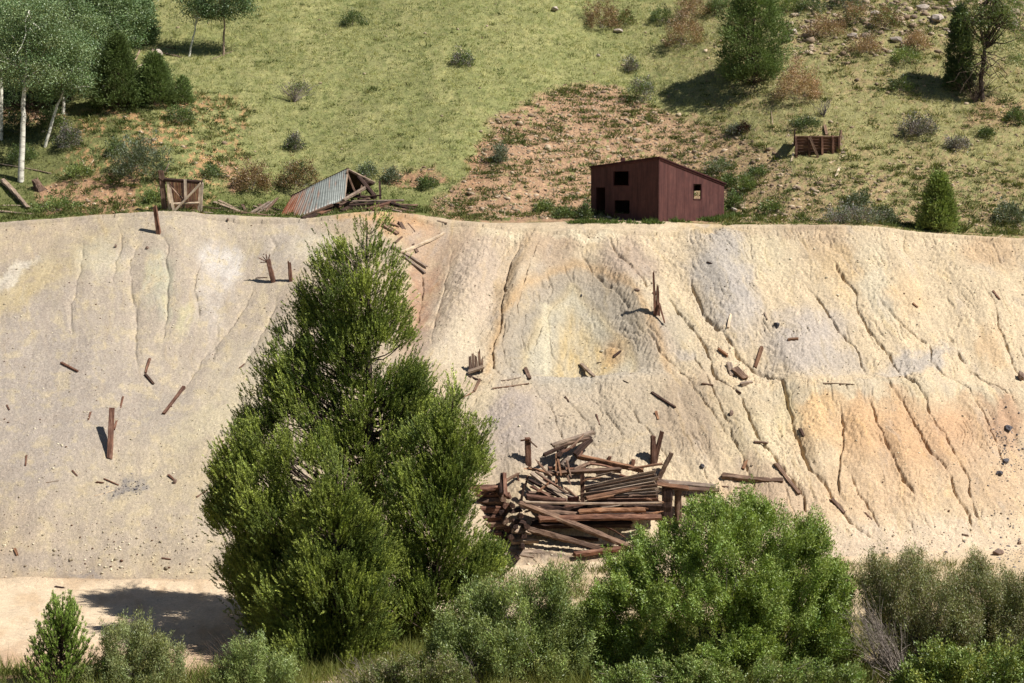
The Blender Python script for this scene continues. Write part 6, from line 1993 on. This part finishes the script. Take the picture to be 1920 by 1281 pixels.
SPL = [((1010, 868), (1034, 892)), ((1024, 900), (1052, 915)), ((1030, 910), (1075, 932)), ((1012, 920), (1030, 905)), ((1060, 915), (1088, 940)), ((1110, 870), (1150, 878)), ((1120, 892), (1145, 886)), ((1098, 900), (1122, 896)),
       ((1000, 940), (1030, 932)), ((1060, 950), (1110, 944)), ((1130, 952), (1170, 946)), ((1190, 952), (1230, 957)), ((1020, 1002), (1060, 1016)), ((1140, 990), (1165, 1004)), ((1050, 975), (1090, 990)), ((1205, 965), (1236, 960)),
       ((1070, 840), (1092, 818)), ((1058, 846), (1076, 836)), ((1100, 818), (1112, 812)), ((1046, 862), (1052, 890)), ((1064, 868), (1070, 892)), ((1160, 890), (1200, 900)), ((985, 960), (1012, 950)), ((1215, 935), (1238, 940))]
for i, (a, b) in enumerate(SPL):
    beam("splinter", lift(*a, rng.uniform(.6, 1.2)), lift(*b, rng.uniform(.6, 1.2)), rng.uniform(.06, .14), rng.uniform(.04, .08), ('brownwood', 'redwood', 'greywood', 'orangewood')[i % 4],
         SLB[i], "splinter", "broken boards in the log crib ruin", jag=.12, taper=.6, bend=rng.uniform(-.06, .06))
# rusty plate
pl_ = lift(1074, 937, 1.2)
beam("iron_plate", pl_ + Vector((-.18, 0, 0)), pl_ + Vector((.2, .02, .02)), .04, .22, 'shedred', "small rusty red iron plate resting on the thin pole of the ruin", "plate", jag=.05)
# leaning wall panel of boards
DP = ground(1180, 930).y - 1.0
pan = empty("board_wall", at(1180, 940, DP), "leaning wall panel of weathered level boards at the right half of the ruin", "board wall")
for i in range(9):
    f = i / 8
    x0 = 1128 - 22 * f + (0, -26, -14, 4, -20, 6, -10, 2, -6)[i]
    y0, y1 = 916 + 24 * f, 886 + 52 * f
    if i < 1: x0 = 1095
    beam("board", at(x0, y0, DP + .5 * (1 - f)), at(1225 + 8 * f, y1, DP + .5 * (1 - f) + .1), .19, .035, ('greywood', 'brownwood', 'greywood', 'greywood', 'brownwood', 'greywood', 'greywood', 'brownwood', 'redwood')[i], parent=pan,
         roll=math.pi / 2, jag=.12)
beam("post", at(1196, 890, DP + .75), at(1206, 944, DP + .2), .14, .1, 'darkwood', parent=pan)
beam("post", at(1226, 880, DP + .8), at(1232, 944, DP + .2), .14, .1, 'darkwood', parent=pan)
# posts of the ruin
for (b, t, w, mt, lab) in [((991, 871), (989, 822), .20, 'redwood', "lone upright post left of the leaning timbers"), ((1226, 868), (1225, 818), .22, 'redwood', "left and shorter of the twin posts at the upper right of the ruin"),
                           ((1228, 866), (1241, 810), .20, 'redwood', "right and taller of the twin posts at the upper right of the ruin"), ((1237, 893), (1259, 850), .20, 'brownwood', "post leaning right beside the twin posts of the ruin"),
                           ((1092, 946), (1092, 890), .17, 'redwood', "short upright post in the middle of the ruin"), ((985, 912), (990, 892), .08, 'redwood', "thin splinter post at the left of the ruin"),
                           ((976, 945), (983, 908), .10, 'darkwood', "dark leaning stake at the head of the thickest diagonal log"), ((972, 900), (970, 889), .08, 'redwood', "tiny stake on the slope left of the ruin"),
                           ((1186, 872), (1188, 861), .14, 'redwood', "stub post on the highest beam, right of centre"), ((1142, 862), (1144, 856), .14, 'redwood', "stub on the highest beam, centre"), ((1408, 966), (1409, 938), .12, 'darkwood', "dark stake standing in the top of the big round willow")]:
    upright(b, t, w, w * .9, mt, lab, taper=.92, jag=.05)
beam("slat", at(976, 826, ground(991, 871).y), at(990, 824, ground(991, 871).y - .1), .06, .05, 'redwood', "thin slat nailed on the left of the lone upright post", "plank")
beam("slat", at(992, 826, ground(991, 871).y - .1), at(1006, 838, ground(991, 871).y + .1), .10, .05, 'brownwood', "broken slat hanging on the right of the lone upright post", "plank")
# deck with its posts at the right end
gd = ground(1252, 1000)
dk = empty("plank_deck", gd, "small plank shelf on thick posts at the right end of the ruin, above the willow", "platform")
Dd = gd.y + .3
for (a, b, d0, d1, w, t, mt, nm) in [((1228, 907), (1290, 915), 0, -.1, .26, .06, 'orangewood', 'board'), ((1262, 915), (1346, 919), .1, .1, .24, .05, 'brownwood', 'board'), ((1230, 900), (1250, 908), .6, .3, .3, .08, 'brownwood', 'board'), ((1240, 903), (1340, 912), .7, .8, .3, .06, 'greywood', 'board'),
                                    ((1251, 914), (1250, 1004), 0, 0, .36, .32, 'darkwood', 'post'), ((1272, 922), (1273, 1000), .1, .1, .26, .2, 'brownwood', 'post'), ((1336, 918), (1337, 990), .2, .2, .2, .18, 'redwood', 'post'),
                                    ((1284, 930), (1340, 934), .2, .2, .14, .08, 'brownwood', 'rail')]:
    beam(nm, at(*a, Dd + d0), at(*b, Dd + d1), w, t, mt, parent=dk, jag=.05)
